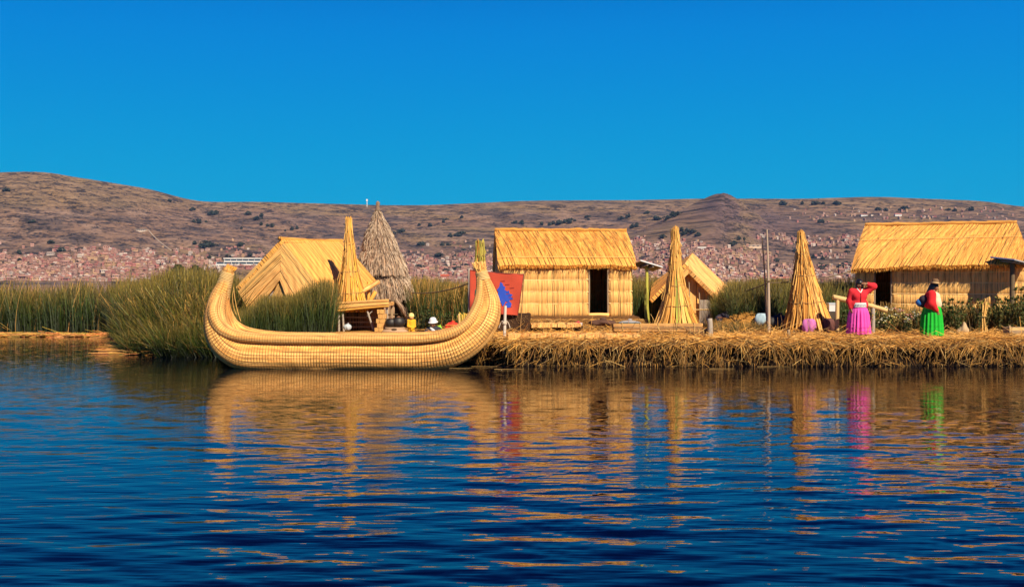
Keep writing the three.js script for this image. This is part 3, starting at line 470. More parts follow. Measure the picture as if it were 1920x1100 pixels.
// ---------------------------------------------------------------- standing cones of bundled reeds
function reedCone(label, o) {
  const { pos, h, prof, n, rows, seed, tip = [0, 0], mats, r = 0.05 } = o, R = rng(seed), t = thing('reed_cone', label, 'reed bundle', pos, 0, undefined);
  for (let row = 0; row < rows; row++) for (let i = 0; i < n; i++) {
    const a = (i + 0.5 * row + 0.25 * (R() - 0.5)) / n * 6.283, top = 1 - 0.05 * R() - 0.10 * row * R(), tw = (R() - 0.5) * 0.3, list = [], mk = mats[Math.floor(R() * mats.length)];
    const cen = (s, k = 1) => { const q = s * top, rr = prof(q) * k * (1 - 0.16 * row) + 0.012 * Math.sin(s * 9 + i), aa = a + tw * s; return V(Math.cos(aa) * rr + tip[0] * q, q * h, Math.sin(aa) * rr + tip[1] * q); };
    const rw = Math.max(r, prof(0) * 3.3 / n);
    for (let j = 0; j < 9; j++) {
      const ja = (j - 4) / 4.5, out = 1 + 0.05 * R(), s1 = 0.90 + 0.10 * R(), s0 = 0.05 * R() * (R() < 0.5 ? 1 : 0), pts = [];
      for (let s = 0; s <= 7; s++) { const q = lerp(s0, s1, s / 7), rr = prof(q * top), da = ja * rw / Math.max(rr, 0.07) * (rr < 0.1 ? 0.8 : 0.82); const aa = a + tw * q + da * 0.62, rad = rr * out * (1 - 0.16 * row) + 0.01 * Math.sin(q * 11 + j + i); pts.push(V(Math.cos(aa) * rad + tip[0] * q * top, q * top * h, Math.sin(aa) * rad + tip[1] * q * top)); }
      const hb = hash(i * 13 + row, j, seed + 2), kb = hb < 0.16 ? 0.42 : 0.72 + 0.5 * hb; list.push(paint(tube(pts, (s) => lerp(rw * 0.20, 0.010, s) * (0.85 + 0.3 * hash(i, j, seed)), 5), [mk[0] * kb, mk[1] * kb * (0.94 + 0.06 * hb), mk[2] * kb]));
    }
    part('reed_bundle', list, M.vstraw, t);
  }
  { const l = []; for (let i = 0; i < n * 7; i++) { const a = R() * 6.283, s0 = R() < 0.4 ? 0.55 + 0.3 * R() : R() * 0.5, s1 = Math.min(0.97, s0 + 0.12 + 0.3 * R()), dv = (R() - 0.5) * 0.5, q = (s, k, b) => V(Math.cos(b) * (prof(Math.min(1, s)) * 1.04 + k) + tip[0] * s, s * h, Math.sin(b) * (prof(Math.min(1, s)) * 1.04 + k) + tip[1] * s), k = 0.75 + 0.5 * R(); l.push(paint(tube([q(s0, 0.03 + 0.07 * R() * R(), a + dv), q((s0 + s1) / 2, 0.02, a + dv * 0.4), q(s1, 0.015 + (s1 > 0.9 ? 0.03 * R() : 0.02), a)], (s) => 0.011 * (1 - 0.4 * s), 4), R() < 0.3 ? (o.stray ?? [0.36, 0.17, 0.035]).map((c) => c * k) : (o.stray ?? [0.80, 0.47, 0.13]).map((c) => c * k))); } part('loose_reeds', l, M.vstraw, t, 'stuff'); }
  part('reed_core', tube([0, 0.2, 0.4, 0.6, 0.8, 0.93].map((s) => V(tip[0] * s, s * h, tip[1] * s)), (s) => prof(s * 0.93) * 0.80, 14), o.core ?? M.umber, t);
  for (const [s, tiltA] of o.ties) { const p = []; for (let i = 0; i <= 36; i++) { const a = i / 36 * 6.2832, q = s + tiltA * Math.cos(a + 1) + 0.004 * Math.sin(a * 7), rr = prof(q) * 1.05 + 0.02; p.push(V(Math.cos(a) * rr + tip[0] * q, q * h, Math.sin(a) * rr + tip[1] * q)); } part('binding_cord', tube(p, 0.012, 5, false), M.umber, t); }
  return t;
}
{
  const g3 = [0.72, 0.36, 0.065], g4 = [0.80, 0.46, 0.13], g5 = [0.52, 0.23, 0.035], g6 = [0.54, 0.46, 0.09], g7 = [0.36, 0.38, 0.06], gy = [0.70, 0.41, 0.045];
  reedCone('tall reed cone with greenish streaks standing in front of the small gabled hut', { pos: [X(1268, 34.6), 0.76, -34.6], h: Yh(422, 34.6) - 0.76, prof: (s) => 0.088 + 0.61 * Math.pow(1 - s, 2.3), n: 20, rows: 2, seed: 7, tip: [-0.03, 0], mats: [g3, g4, g3, g5, g4, g6, g7], ties: [[0.24, 0.01], [0.44, 0.02], [0.66, 0.01], [0.82, 0.004]] });
  reedCone('tall golden reed cone leaning left beside the pole, purple sack at its foot', { pos: [X(1516, 33.6), 0.76, -33.6], h: Yh(428, 33.6) - 0.76, prof: (s) => 0.055 + 0.65 * Math.pow(1 - s, 1.35), n: 20, rows: 2, seed: 19, tip: [-0.22, 0], mats: [g3, g4, g4, g5, g3], ties: [[0.30, 0.02], [0.55, 0.01], [0.76, 0.01]] });
  reedCone('slender yellow reed cone on the mat canopy beside the grey round hut', { pos: [X(657, 35.6), 1.30, -35.6], h: Yh(403, 35.6) - 1.30, prof: (s) => 0.068 + 0.46 * Math.pow(1 - s, 1.8), n: 16, rows: 2, seed: 29, tip: [-0.06, 0], mats: [gy, g3, gy, g5], ties: [[0.2, 0.01], [0.42, 0.01], [0.7, 0.01]] });
  reedCone('short ragged reed bundle poking up behind the red cloth', { pos: [X(900, 37), 0.76, -37], h: Yh(446, 37) - 0.76, prof: (s) => 0.10 + 0.20 * Math.pow(1 - s, 1.3), n: 12, rows: 1, seed: 31, tip: [0, 0], mats: [g7, g6, g6, g7, g5], stray: [0.40, 0.34, 0.06], ties: [[0.5, 0.01], [0.8, 0.0]], core: M.olive });
}
// ---------------------------------------------------------------- the reed boat
{
  const D = 30.1, o = at(660, 690, 30.1), t = thing('reed_boat', 'long crescent-shaped golden reed boat with upturned bow and tufted stern', 'boat', [o.x, 0, -30.12]);
  const k = D / F;
  const P = (row) => { const q = at(row[0], row[1], D); return V(q.x - o.x, q.y, 0); };
  const path = (rows, zs, rk, n) => { const L = [0]; for (let i = 1; i < rows.length; i++) L.push(L[i - 1] + Math.hypot(rows[i][0] - rows[i - 1][0], rows[i][1] - rows[i - 1][1])); const c = curve(rows.map((r, i) => [L[i] / L[L.length - 1], P(r).x, P(r).y, r[2] * k * rk, r[3]])); const pts = [], rad = []; for (let i = 0; i <= n; i++) { const q = c(i / n); pts.push(V(q[0], q[1], q[3] * zs)); rad.push(q[2]); } return { pts, rad }; };
  const hull = [[428, 503, 9.5, 0.02], [421, 530, 11.5, 0.03], [411, 558, 16, 0.10], [408, 588, 20, 0.22], [413, 617, 24, 0.32], [429, 643, 27, 0.40], [462, 661, 29, 0.44], [520, 664, 29, 0.46], [620, 665, 29, 0.46], [720, 665, 29, 0.46], [800, 664, 29, 0.46], [848, 656, 28, 0.44], [884, 635, 26.5, 0.38], [909, 605, 24, 0.26], [918, 572, 20, 0.12], [914, 543, 13.5, 0.05], [906, 519, 9.5, 0.02], [901, 507, 9.5, 0.015]];
  const gun = [[424, 532, 7, 0.03], [413, 562, 13, 0.18], [412, 590, 16.5, 0.40], [425, 613, 15, 0.56], [452, 626, 11.5, 0.68], [500, 632, 9.5, 0.74], [560, 634, 9, 0.76], [660, 634, 9, 0.76], [740, 634, 9, 0.76], [800, 632, 9, 0.76], [848, 623, 9.5, 0.70], [876, 606, 10, 0.56], [894, 578, 10, 0.34], [901, 548, 9, 0.14], [901, 520, 8, 0.04]];
  const build = (rows, zs, n, sides, period, flat, groove) => { const { pts, rad } = path(rows, zs, 1, n); const wob = (s, a, len) => { const i = Math.min(n, Math.max(0, Math.round(s * n))), f = len / period, g = Math.pow(Math.abs(Math.sin(Math.PI * f)), 0.4); return rad[i] * (1 + 0.025 * vnoise(a * 2.2, len * 1.3, 3)) - groove * (1 - g) + 0.004 * vnoise(a * 14, len * 2, 8); }; return { g: tube(pts, wob, sides, true, flat), pts, rad }; };
  const near = build(hull, 1, 1100, 44, 0.072, 1.05, 0.005), far = build(hull, -1, 450, 30, 0.072, 1.05, 0.01);
  const hn = part('hull_roll', near.g, M.boat, t), hf = part('hull_roll', far.g, M.boat, t);
  const gn = build(gun, 1, 900, 24, 0.066, 1, 0.004), gf = build(gun, -1, 500, 20, 0.066, 1, 0.009);
  const gm = reedMat(T4, 0.98, 0.57, 0.20, 0.008);
  const gnm = part('gunwale_roll', gn.g, gm, t); part('gunwale_roll', gf.g, gm, t);
  { // the middle of the hull between the two rolls
    const c = path(hull, 0, 0.9, 120); part('hull_core', tube(c.pts.slice(8, -8), (s) => c.rad[8 + Math.round(s * (c.pts.length - 17))] * 0.92, 16), M.boat, t); }
  { // cords wound round the hull, one in each groove
    const cords = (q, period, off, rad) => { const list = []; let len = 0, next = period; for (let i = 1; i < q.pts.length - 1; i++) { len += q.pts[i].distanceTo(q.pts[i - 1]); if (len >= next) { next += period; const T = q.pts[i + 1].clone().sub(q.pts[i - 1]).normalize(), N = V(0, 1, 0).addScaledVector(T, -T.y); if (N.length() < 0.2) N.set(1, 0, 0).addScaledVector(T, -T.x); N.normalize(); const B = T.clone().cross(N), p = []; for (let a = 0; a <= 26; a++) { const w = a / 26 * 6.2832; p.push(q.pts[i].clone().addScaledVector(N, Math.cos(w) * (q.rad[i] + off)).addScaledVector(B, Math.sin(w) * (q.rad[i] * 1.05 + off))); } list.push(tube(p, rad, 4, false)); } } return list; };
    part('binding_cords', cords(near, 0.072, -0.004, 0.0062), M.boatcord, hn, 'stuff'); part('binding_cords', cords(gn, 0.066, -0.003, 0.0055), M.boatcord, gnm, 'stuff'); part('binding_cords', cords(far, 0.144, -0.006, 0.0075), M.boatcord, hf, 'stuff'); }
  // tightly wound necks and the tips
  const coil = (rows, turns) => { const L = rows.length - 1, p = []; for (let i = 0; i <= turns * 18; i++) { const s = i / (turns * 18) * L, j = Math.min(L - 1, Math.floor(s)), f = s - j, a = i / 18 * 6.2832, c = P([lerp(rows[j][0], rows[j + 1][0], f), lerp(rows[j][1], rows[j + 1][1], f)]), r = lerp(rows[j][2], rows[j + 1][2], f) * k, T = P(rows[j + 1]).sub(P(rows[j])).normalize(), B = V(0, 0, 1), N = T.clone().cross(B); p.push(c.addScaledVector(N, Math.cos(a) * r).addScaledVector(B, Math.sin(a) * r)); } return tube(p, 0.019, 5); };
  part('neck_binding', coil([[414, 553, 15], [419, 537, 13.2], [423, 522, 12.2], [427, 510, 11]], 15), M.rope, t);
  part('neck_binding', coil([[906, 524, 12.5], [904, 516, 11], [902, 509, 11]], 6), M.rope, t);
  { const R = rng(9), l = []; for (let i = 0; i < 70; i++) { const a = R() * 6.283, r = Math.sqrt(R()) * 0.115, b = P([427, 512]), e = P([434.5, 498 + R() * 3]); l.push(tube([b.clone().add(V(Math.cos(a) * r, 0, Math.sin(a) * r)), e.clone().add(V(Math.cos(a) * r * 1.12, Math.cos(a) * r * -0.4, Math.sin(a) * r * 1.12))], 0.017, 5)); } part('bow_tip', l, M.gold, t); }
  { const R = rng(15), l = []; for (let i = 0; i < 120; i++) { const a = R() * 6.283, r = Math.sqrt(R()), b = P([903, 517]), e = P([898, 489 + R() * 12]); const w = r * 0.20 * (0.6 + 0.5 * R()); l.push(tube([b.clone().add(V(Math.cos(a) * r * 0.11, 0, Math.sin(a) * r * 0.11)), b.clone().lerp(e, 0.45).add(V(Math.cos(a) * r * 0.13, 0, Math.sin(a) * r * 0.13)), e.clone().add(V(Math.cos(a) * w, 0, Math.sin(a) * w))], 0.014, 4)); } part('stern_tuft', l, M.palegold, t); }
  part('mooring_line', [tube(line(P([439, 538]).add(V(0, 0, 0.12)), P([452, 602]).add(V(0, 0, 0.1)), 8, V(-0.03, 0, 0)), 0.007, 4), tube(line(P([438, 545]).add(V(0, 0, 0.1)), P([443, 590]).add(V(0, 0, 0.05)), 8, V(-0.05, 0, 0)), 0.006, 4)], M.palegold, t);
  part('deck_mat', sheet(40, 8, (u, v) => [lerp(P([455, 0]).x, P([850, 0]).x, u), 0.62 + 0.03 * vnoise(u * 20, v * 3), lerp(0.6, -0.6, v)], 0.05, 5.3, 1.2), M.pale, t);
}
// ---------------------------------------------------------------- trees and houses on the far hills
{
  const leafM = std(0.034, 0.044, 0.036, { roughness: 0.9, vertexColors: true }), barkM = std(0.10, 0.075, 0.05);
  const crown = (seed, wide) => { const R = rng(seed), l = []; for (let i = 0; i < 95; i++) { const a = R() * 6.283, y = R(), r = Math.sqrt(R()) * (0.5 * wide) * Math.sin(Math.PI * Math.pow(0.12 + 0.84 * y, 0.8)) * (0.75 + 0.5 * hash(Math.floor(a * 1.5), Math.floor(y * 4), seed)), s = 0.10 + 0.13 * R(); const g = new THREE.TetrahedronGeometry(s, 0); g.rotateX(R() * 6); g.rotateY(R() * 6); g.scale(1.2, 0.8, 1.2); g.translate(Math.cos(a) * r, 0.22 + 0.78 * y, Math.sin(a) * r); const b = 0.6 + 0.8 * R(); l.push(paint(g, [b, b * (0.9 + 0.2 * R()), b * 0.9])); } return merge(l); };
  const crowns = [crown(1, 0.9), crown(2, 1.3), crown(3, 0.75), crown(4, 1.6)], trunk = tube([V(0, -0.1, 0), V(0.01, 0.3, 0), V(0, 0.6, 0.01)], (s) => 0.05 * (1 - 0.6 * s), 6);
  const R = rng(404), spots = [ // px, py, spread x, spread y, slope, count, region
    [360, 396, 5, 2, 0, 3, 0], [400, 401, 14, 4, 0.1, 9, 0], [378, 419, 18, 4, 0.2, 9, 0], [380, 461, 34, 5, 0.15, 16, 0], [449, 460, 5, 4, 0, 4, 0], [453, 430, 5, 3, 0, 3, 0], [465, 403, 3, 2, 0, 2, 0], [58, 419, 14, 3, 0, 5, 0], [98, 459, 6, 3, 0, 5, 0], [113, 471, 4, 3, 0, 3, 0], [36, 477, 6, 3, 0, 3, 0], [8, 357, 14, 2, 0.2, 4, 0], [55, 503, 5, 5, 0, 4, 0], [313, 379, 8, 2, 0.1, 3, 0], [505, 425, 20, 5, 0, 5, 0], [480, 410, 18, 6, 0, 4, 0], [545, 432, 18, 5, 0, 5, 0],
    [836, 415, 7, 3, 0, 4, 1], [861, 440, 24, 4, -0.32, 20, 1], [791, 461, 5, 4, 0, 4, 1], [824, 481, 8, 5, 0, 5, 1], [853, 484, 5, 3, 0, 3, 1], [752, 435, 7, 2, 0, 4, 1], [734, 439, 6, 2, 0, 3, 1], [973, 420, 13, 4, 0, 9, 1], [1040, 421, 38, 4, 0, 14, 1], [1102, 411, 8, 6, -0.5, 5, 1], [1063, 417, 18, 4, 0, 8, 1], [866, 411, 6, 2, 0, 3, 1], [807, 425, 6, 2, 0, 3, 1], [784, 425, 3, 2, 0, 2, 1], [835, 459, 10, 3, 0, 5, 1], [869, 474, 7, 3, 0, 4, 1], [790, 500, 7, 4, 0, 4, 1], [850, 507, 12, 4, 0, 5, 1],
    [110, 498, 110, 14, 0, 12, 0], [450, 508, 55, 4, 0, 14, 0], [420, 482, 90, 10, 0, 10, 0], [900, 506, 90, 10, 0, 12, 1], [690, 470, 50, 20, 0, 8, 1], [1280, 500, 80, 16, 0, 12, 2], [1500, 486, 70, 20, 0, 12, 3], [1172, 410, 9, 3, -0.1, 6, 2], [1194, 425, 10, 6, -0.6, 9, 2], [1212, 401, 7, 3, 0, 5, 2], [1233, 413, 9, 3, 0, 5, 2], [1262, 407, 18, 5, -0.3, 12, 2], [1245, 445, 8, 4, 0, 7, 2], [1288, 437, 14, 5, 0, 10, 2], [1310, 442, 8, 4, 0, 6, 2], [1374, 460, 6, 3, 0, 4, 2], [1386, 452, 3, 3, 0, 2, 2], [1397, 452, 3, 3, 0, 2, 2],
    [1470, 384, 12, 2, 0, 8, 3], [1540, 384, 46, 1.2, 0, 16, 3], [1539, 418, 12, 2, 0, 6, 3], [1546, 505, 9, 6, 0, 7, 3], [1581, 500, 10, 6, 0, 10, 3], [1660, 395, 40, 3, 0, 7, 3], [1800, 396, 40, 3, 0, 7, 3], [1590, 470, 10, 6, 0, 3, 3], [1500, 470, 20, 8, 0, 4, 3],
  ];
  const where = ['on the dry slope of the left hill', 'on the terraced slope above the middle of the town', 'on the flank of the cone-shaped hill', 'on the far plateau above the right end of the town'];
  let protos = null, n = 0;
  for (const [px, py, sx, sy, sl, cnt, reg] of spots) for (let i = 0; i < Math.max(1, Math.round(cnt * 0.66)); i++) {
    const dx = (R() + R() - 1) * sx, u = px + dx, p = onHill(u, py + dx * sl + (R() + R() - 1) * sy); if (!p) continue;
    const pxm = -p.z / F, kind = Math.floor(R() * 4), h = (4 + 4.2 * R()) * pxm, w = h * (1.0 + 0.5 * R());
    if (!protos) protos = crowns.map((c) => c);
    const t = new THREE.Group(); t.name = numbered('hill_tree'); scene.add(t); t.position.copy(p).setY(p.y - 0.12 * h); t.scale.set(w, h, w); t.rotation.y = R() * 6.28;
    part('crown', protos[kind], leafM, t); part('trunk', trunk, barkM, t);
    tag(t, 'small dark green tree ' + where[reg], 'tree', 'dark trees ' + where[reg]); n++;
  }
}
{ // scrub too small and too plentiful to count
  const R = rng(617), g = merge(Array.from({ length: 9 }, (_, i) => { const t = new THREE.TetrahedronGeometry(0.35 + 0.3 * R(), 0); t.rotateX(R() * 6); t.rotateY(R() * 6); t.translate((R() - 0.5) * 0.9, 0.2 + 0.4 * R(), (R() - 0.5) * 0.9); return t; })), mats = [], cols = [];
  while (mats.length < 1100) { const u = -60 + R() * 2040, py = 345 + R() * 130; if (fbm(u / 60, py / 9, 3, 88) < 0.10) continue; const p = onHill(u, py); if (!p || HORIZON - py > rise(u, -p.z) + 2) continue; const s = (0.8 + 1.5 * R() * R()) * -p.z / F; mats.push(new THREE.Matrix4().compose(p, new THREE.Quaternion().setFromAxisAngle(V(0, 1, 0), R() * 6), V(s * (1 + R()), s * 0.8, s))); const b = 0.6 + 0.7 * R(); cols.push([0.055 * b, 0.050 * b, 0.036 * b]); }
  tag(instanced('hill_scrub', g, M.leaf, mats, cols), 'low dark scrub scattered over the dry hillsides', 'scrub');
}
{
  // brick houses of the town: walls with window holes, flat or tin roofs
  const R = rng(888);
  const brick = [[0.32, 0.165, 0.135], [0.37, 0.21, 0.175], [0.28, 0.165, 0.145], [0.40, 0.26, 0.22], [0.42, 0.27, 0.17], [0.50, 0.42, 0.38], [0.34, 0.14, 0.13]].map((c) => std(...c));
  const roofs = [[0.22, 0.15, 0.13], [0.30, 0.16, 0.11], [0.44, 0.41, 0.39], [0.34, 0.27, 0.23]].map((c) => std(...c)), dark = std(0.03, 0.028, 0.03);
  const wallG = (fl) => box(1, 1, 0.8, 0, 0.5 - 0.3 / 1, 0), winG = merge([-0.28, 0, 0.28].map((x) => box(0.15, 0.17, 0.02, x, 0.42, 0.401)).concat([-0.22, 0.2].map((z) => box(0.02, 0.17, 0.15, 0.501, 0.42, z))).concat([-0.22, 0.2].map((z) => box(0.02, 0.17, 0.15, -0.501, 0.42, z))));
  const flatG = merge([box(1.05, 0.06, 0.85, 0, 0.73, 0), box(0.3, 0.16, 0.25, -0.25, 0.84, -0.1)]), pitchG = (() => { const s = new THREE.Shape(); s.moveTo(-0.5, 0); s.lineTo(0.5, 0); s.lineTo(0, 0.26); const g = new THREE.ExtrudeGeometry(s, { depth: 1.1, bevelEnabled: false }); g.rotateY(Math.PI / 2); g.translate(-0.55, 0.70, 0); return g; })();
  const W = wallG();
  const spot = () => { // where the town lies, in directions and rows
    for (;;) {
      const u = -80 + R() * 2080, py = 440 + R() * 98; let d = 0;
      const q = fbm(u / 46, py / 14, 3, 44);
      if (u < 350) d = Math.max(smooth(466, 488, py + 26 * q) * (u > 250 ? 0.8 : 1), 0.12 * smooth(455, 470, py));
      else if (u < 640) d = smooth(474, 496, py + 14 * q) * 0.5 + 0.10 * smooth(440, 470, py) * (u < 470 ? 1 : 0.4);
      else if (u < 1010) d = smooth(470, 496, py + 16 * q) * 0.9 + 0.10 * smooth(448, 470, py);
      else if (u < 1320) d = smooth(448, 470, py + 26 * q);
      else if (u < 1420) d = smooth(462, 474, py + 8 * q);
      else if (u < 1620) d = smooth(440, 452, py + 10 * q) * smooth(0.42, -0.12, vnoise(u / 60, py / 12, 71)) * 1.1;
      else d = 0.35 * smooth(450, 520, py);
      if (R() < d * (0.55 + 0.6 * smooth(-0.3, 0.2, q))) return [u, py];
    }
  };
  const list = []; for (let i = 0; i < 6200; i++) { const [u, py] = spot(), p = onHill(u, py); if (p) list.push([p, u]); }
  for (let i = 0; i < 90; i++) { const u = 1480 + R() * 420, p = onHill(u, 404 + (R() - 0.5) * 26 - (u - 1500) * 0.01); if (p) list.push([p, u]); }
  list.sort((a, b) => b[0].z - a[0].z);
  const area = (u) => u < 640 ? 'below the left hill' : u < 1150 ? 'in the middle of the town' : u < 1420 ? 'below the cone-shaped hill' : 'at the right end of the town';
  const inst = [[], [], [], []], icol = [[], [], [], []];
  list.forEach(([p, u], i) => {
    const s = (4.1 + 3.0 * R()) * (R() < 0.06 ? 1.9 : 1), sy = (3.8 + 2.8 * R()) * (R() < 0.12 ? 1.4 : 1), turn = (R() - 0.5) * 1.2 + (R() < 0.3 ? 1.57 : 0), flat = R() < 0.62, b = Math.floor(Math.pow(R(), 1.25) * 7), r = Math.floor(R() * 4);
    if (i < 300) {
      const t = new THREE.Group(); t.name = numbered('town_house'); scene.add(t); t.position.copy(p); t.rotation.y = turn; t.scale.set(s, sy, s);
      part('wall', W, brick[b], t); part('roof', flat ? flatG : pitchG, roofs[r], t); part('windows', winG, dark, t);
      tag(t, 'small brick house of the far lakeside town ' + area(u), 'house', 'brick houses of the town ' + area(u));
    } else { const m = new THREE.Matrix4().compose(p, new THREE.Quaternion().setFromAxisAngle(V(0, 1, 0), turn), V(s, sy, s)), k = 0; inst[flat ? 0 : 1].push(m); const c = brick[b].color, l = 0.8 + 0.4 * R(); icol[flat ? 0 : 1].push([c.r * l, c.g * l, c.b * l]); }
  });
  const body = (roof, rc) => merge([paint(W.clone(), [1, 1, 1]), paint(roof.clone(), rc), paint(winG.clone(), [0.12, 0.12, 0.14])]);
  const vm = std(1, 1, 1, { vertexColors: true });
  tag(instanced('town', body(flatG, [0.95, 0.95, 0.95]), vm, inst[0], icol[0]), 'mass of flat-roofed brick houses covering the far hillside', 'town');
  tag(instanced('town', body(pitchG, [1.15, 1.1, 1.05]), vm, inst[1], icol[1]), 'mass of tin-roofed brick houses covering the far hillside', 'town');
  // the few far buildings that stand out
  const white = std(0.72, 0.70, 0.68), glass = std(0.05, 0.07, 0.09, { roughness: 0.3 }), red = std(0.42, 0.09, 0.05), pink = std(0.52, 0.20, 0.17);
  { const D = 1825, k = D / F, a = V(X(449, D), ground(449, D) - 0.5, -D), t = thing('hotel', 'long white hotel with dark window bands above the boat bow', 'building', a); t.rotation.y = 0.06; t.scale.y = 1.22;
    const w = 86 * k; part('base', box(w * 0.9, 4, 14, 0, -2, -2), std(0.10, 0.085, 0.06), t);
    for (let f = 0; f < 3; f++) { const w2 = f === 2 ? w * 0.8 : w, x = f === 2 ? w * 0.08 : 0; part('floor_slab', box(w2, 1.5, 16, x, 1.0 + f * 4.2, 0), white, t); part('window_band', box(w2 * 0.985, 2.7, 14, x, 3.1 + f * 4.2, 0), glass, t); for (let i = 0; i <= 6; i++) part('pillar', box(0.6, 2.5, 0.5, x - w2 * 0.48 + w2 * 0.96 * i / 6, 3.1 + f * 4.2, 7.2), white, t); }
    part('roof', box(w * 0.82, 1.2, 17, w * 0.08, 13.2, 0), white, t); }
  const shed = (name, label, px, py, wpx, hpx, mat, roof, off = 0) => { const p = onHill(px, py) ?? at(px, py, 1800), k = -p.z / F, t = thing(name, label, 'building', p); part('wall', box(wpx * k, hpx * k * 1.5, 10, 0, 0, 0), mat, t); const s = new THREE.Shape(); s.moveTo(-6, 0); s.lineTo(6, 0); s.lineTo(0, hpx * k * 0.35); const g = new THREE.ExtrudeGeometry(s, { depth: wpx * k * 1.04, bevelEnabled: false }); g.rotateY(Math.PI / 2); g.translate(-wpx * k * 0.52, hpx * k * 0.752, 0); part('roof', g, roof, t); for (let i = 0; i < 5; i++) part('window', box(wpx * k * 0.08, hpx * k * 0.25, 0.3, (i - 2) * wpx * k * 0.18, hpx * k * 0.4, 5.1), glass, t); return t; };
  shed('long_building', 'long red-roofed building just above the reeds beside the tall pole', 1455, 526, 46, 6, std(0.3, 0.14, 0.1), red);
  shed('long_building', 'pink-red building in the town left of the red cloth', 834, 525, 16, 10, pink, red);
  shed('long_building', 'low white building at the foot of the cone-shaped hill', 1316, 470, 16, 5, white, white);
  shed('long_building', 'long pale building beside the terrace wall under the cone hill', 1404, 464, 46, 3.5, std(0.6, 0.45, 0.33), std(0.5, 0.4, 0.3));
  shed('hilltop_building', 'small grey-roofed building at the head of the pale stairway', 263, 434, 20, 4, std(0.5, 0.42, 0.36), std(0.15, 0.13, 0.11));
  shed('far_building', 'white building on the far plateau above the right hut', 1684, 405, 12, 4, white, pink);
  shed('far_building', 'pale building on the far plateau left of the right hut', 1620, 405, 12, 3, white, std(0.5, 0.2, 0.15));
  { const pts = []; for (const [px, py] of [[262, 435], [278, 434], [288, 444], [302, 457], [320, 470]]) { const p = onHill(px, py); pts.push(p.clone().setY(p.y + 0.3)); } tag(struct('path', tube(pts.flatMap((p, i) => i < pts.length - 1 ? line(p, pts[i + 1], 6).slice(0, -1) : [p]), 1.5, 6), std(0.40, 0.32, 0.25)), null); }
  { const p = onHill(688, 388); const t = thing('mast', 'thin white mast on the ridge left of the pointed grey roof', 'mast', p); part('pole', tube([V(0, -4, 0), V(0, 26, 0)], 1.2, 6), white, t); part('dish', box(5, 6, 2, 0, 22, 1), white, t); }
}
// ---------------------------------------------------------------- reeds and plants on the floating ground
const mix3 = (a, b, t, k) => a.map((v, i) => (v + (b[i] - v) * Math.min(1, t)) * k);
function tuftGeo(seed, n, spread, lean, seg = 4, width = 0.011, dry = 0.3) { // reeds one metre high; vertex colour: dry tips and seed heads
  const R = rng(seed), P = [], C = [], I = [], N = [];
  for (let b = 0; b < n; b++) {
    const a = R() * 6.283, r = Math.sqrt(R()) * spread, x0 = Math.cos(a) * r, z0 = Math.sin(a) * r, h = 0.62 + 0.38 * R(), la = R() * 6.283, l = lean * (0.3 + R()) * (R() < 0.12 ? 3 : 1), yaw = R() * 3.14, w = width * (0.7 + 0.6 * R()), g = R() < dry, base = P.length / 3, dark = 0.35 + 1.15 * R();
    for (let s = 0; s <= seg; s++) {
      const t = s / seg, y = t * h, bx = x0 + Math.cos(la) * l * t * t, bz = z0 + Math.sin(la) * l * t * t, ww = w * (1 - 0.75 * t) * (t > 0.8 && g ? 1.9 : 1);
      P.push(bx - Math.cos(yaw) * ww, y, bz - Math.sin(yaw) * ww, bx + Math.cos(yaw) * ww, y, bz + Math.sin(yaw) * ww);
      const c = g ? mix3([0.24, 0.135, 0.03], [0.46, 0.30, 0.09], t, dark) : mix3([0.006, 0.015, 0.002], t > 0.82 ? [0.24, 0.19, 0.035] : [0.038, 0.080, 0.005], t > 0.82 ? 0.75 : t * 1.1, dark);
      C.push(...c, ...c); const nx = -Math.sin(yaw), nz = Math.cos(yaw); N.push(nx, 0.12, nz, nx, 0.12, nz);
      if (s) { const k = base + s * 2; I.push(k - 2, k - 1, k + 1, k - 2, k + 1, k); }
    }
  }
  const g = new THREE.BufferGeometry(); g.setAttribute('position', new THREE.Float32BufferAttribute(P, 3)); g.setAttribute('color', new THREE.Float32BufferAttribute(C, 3)); g.setAttribute('normal', new THREE.Float32BufferAttribute(N, 3)); g.setIndex(I); return g;
}
const reedLeaf = new THREE.MeshPhysicalMaterial({ color: 0xffffff, vertexColors: true, roughness: 0.6, transmission: 0.15, thickness: 0, side: THREE.DoubleSide });
function reeds(label, seed, count, place, o = {}) {
  const R = rng(seed), sets = [0, 1, 2], mats = [[], [], []], cols = [[], [], []];
  for (let i = 0; i < count; i++) {
    const p = place(R, i); if (!p) continue;
    const [x, y, z, h, tone, lx = 0, lz = 0] = p, k = clamp(Math.floor((tone + (R() - 0.5) * 1.8) * 0.62), 0, 2), e = new THREE.Euler(lz + (R() - 0.5) * 0.14, R() * 6.283, -lx + (R() - 0.5) * 0.14, 'XZY');
    mats[k].push(new THREE.Matrix4().compose(V(x, y, z), new THREE.Quaternion().setFromEuler(e), V(h * (o.w ?? 0.5) * 2, h, h * (o.w ?? 0.5) * 2)));
    const b = 0.65 + 0.7 * R(), q = R() * 0.3; cols[k].push([b * (1 + q), b, b * (1 - q)]);
  }
  const g = thing('reed_bed', label, 'reeds'); g.userData.kind = 'stuff';
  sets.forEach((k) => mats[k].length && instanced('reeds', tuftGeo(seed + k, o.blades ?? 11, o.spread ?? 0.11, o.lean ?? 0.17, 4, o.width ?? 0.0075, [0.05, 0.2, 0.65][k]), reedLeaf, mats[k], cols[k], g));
  return g;
}
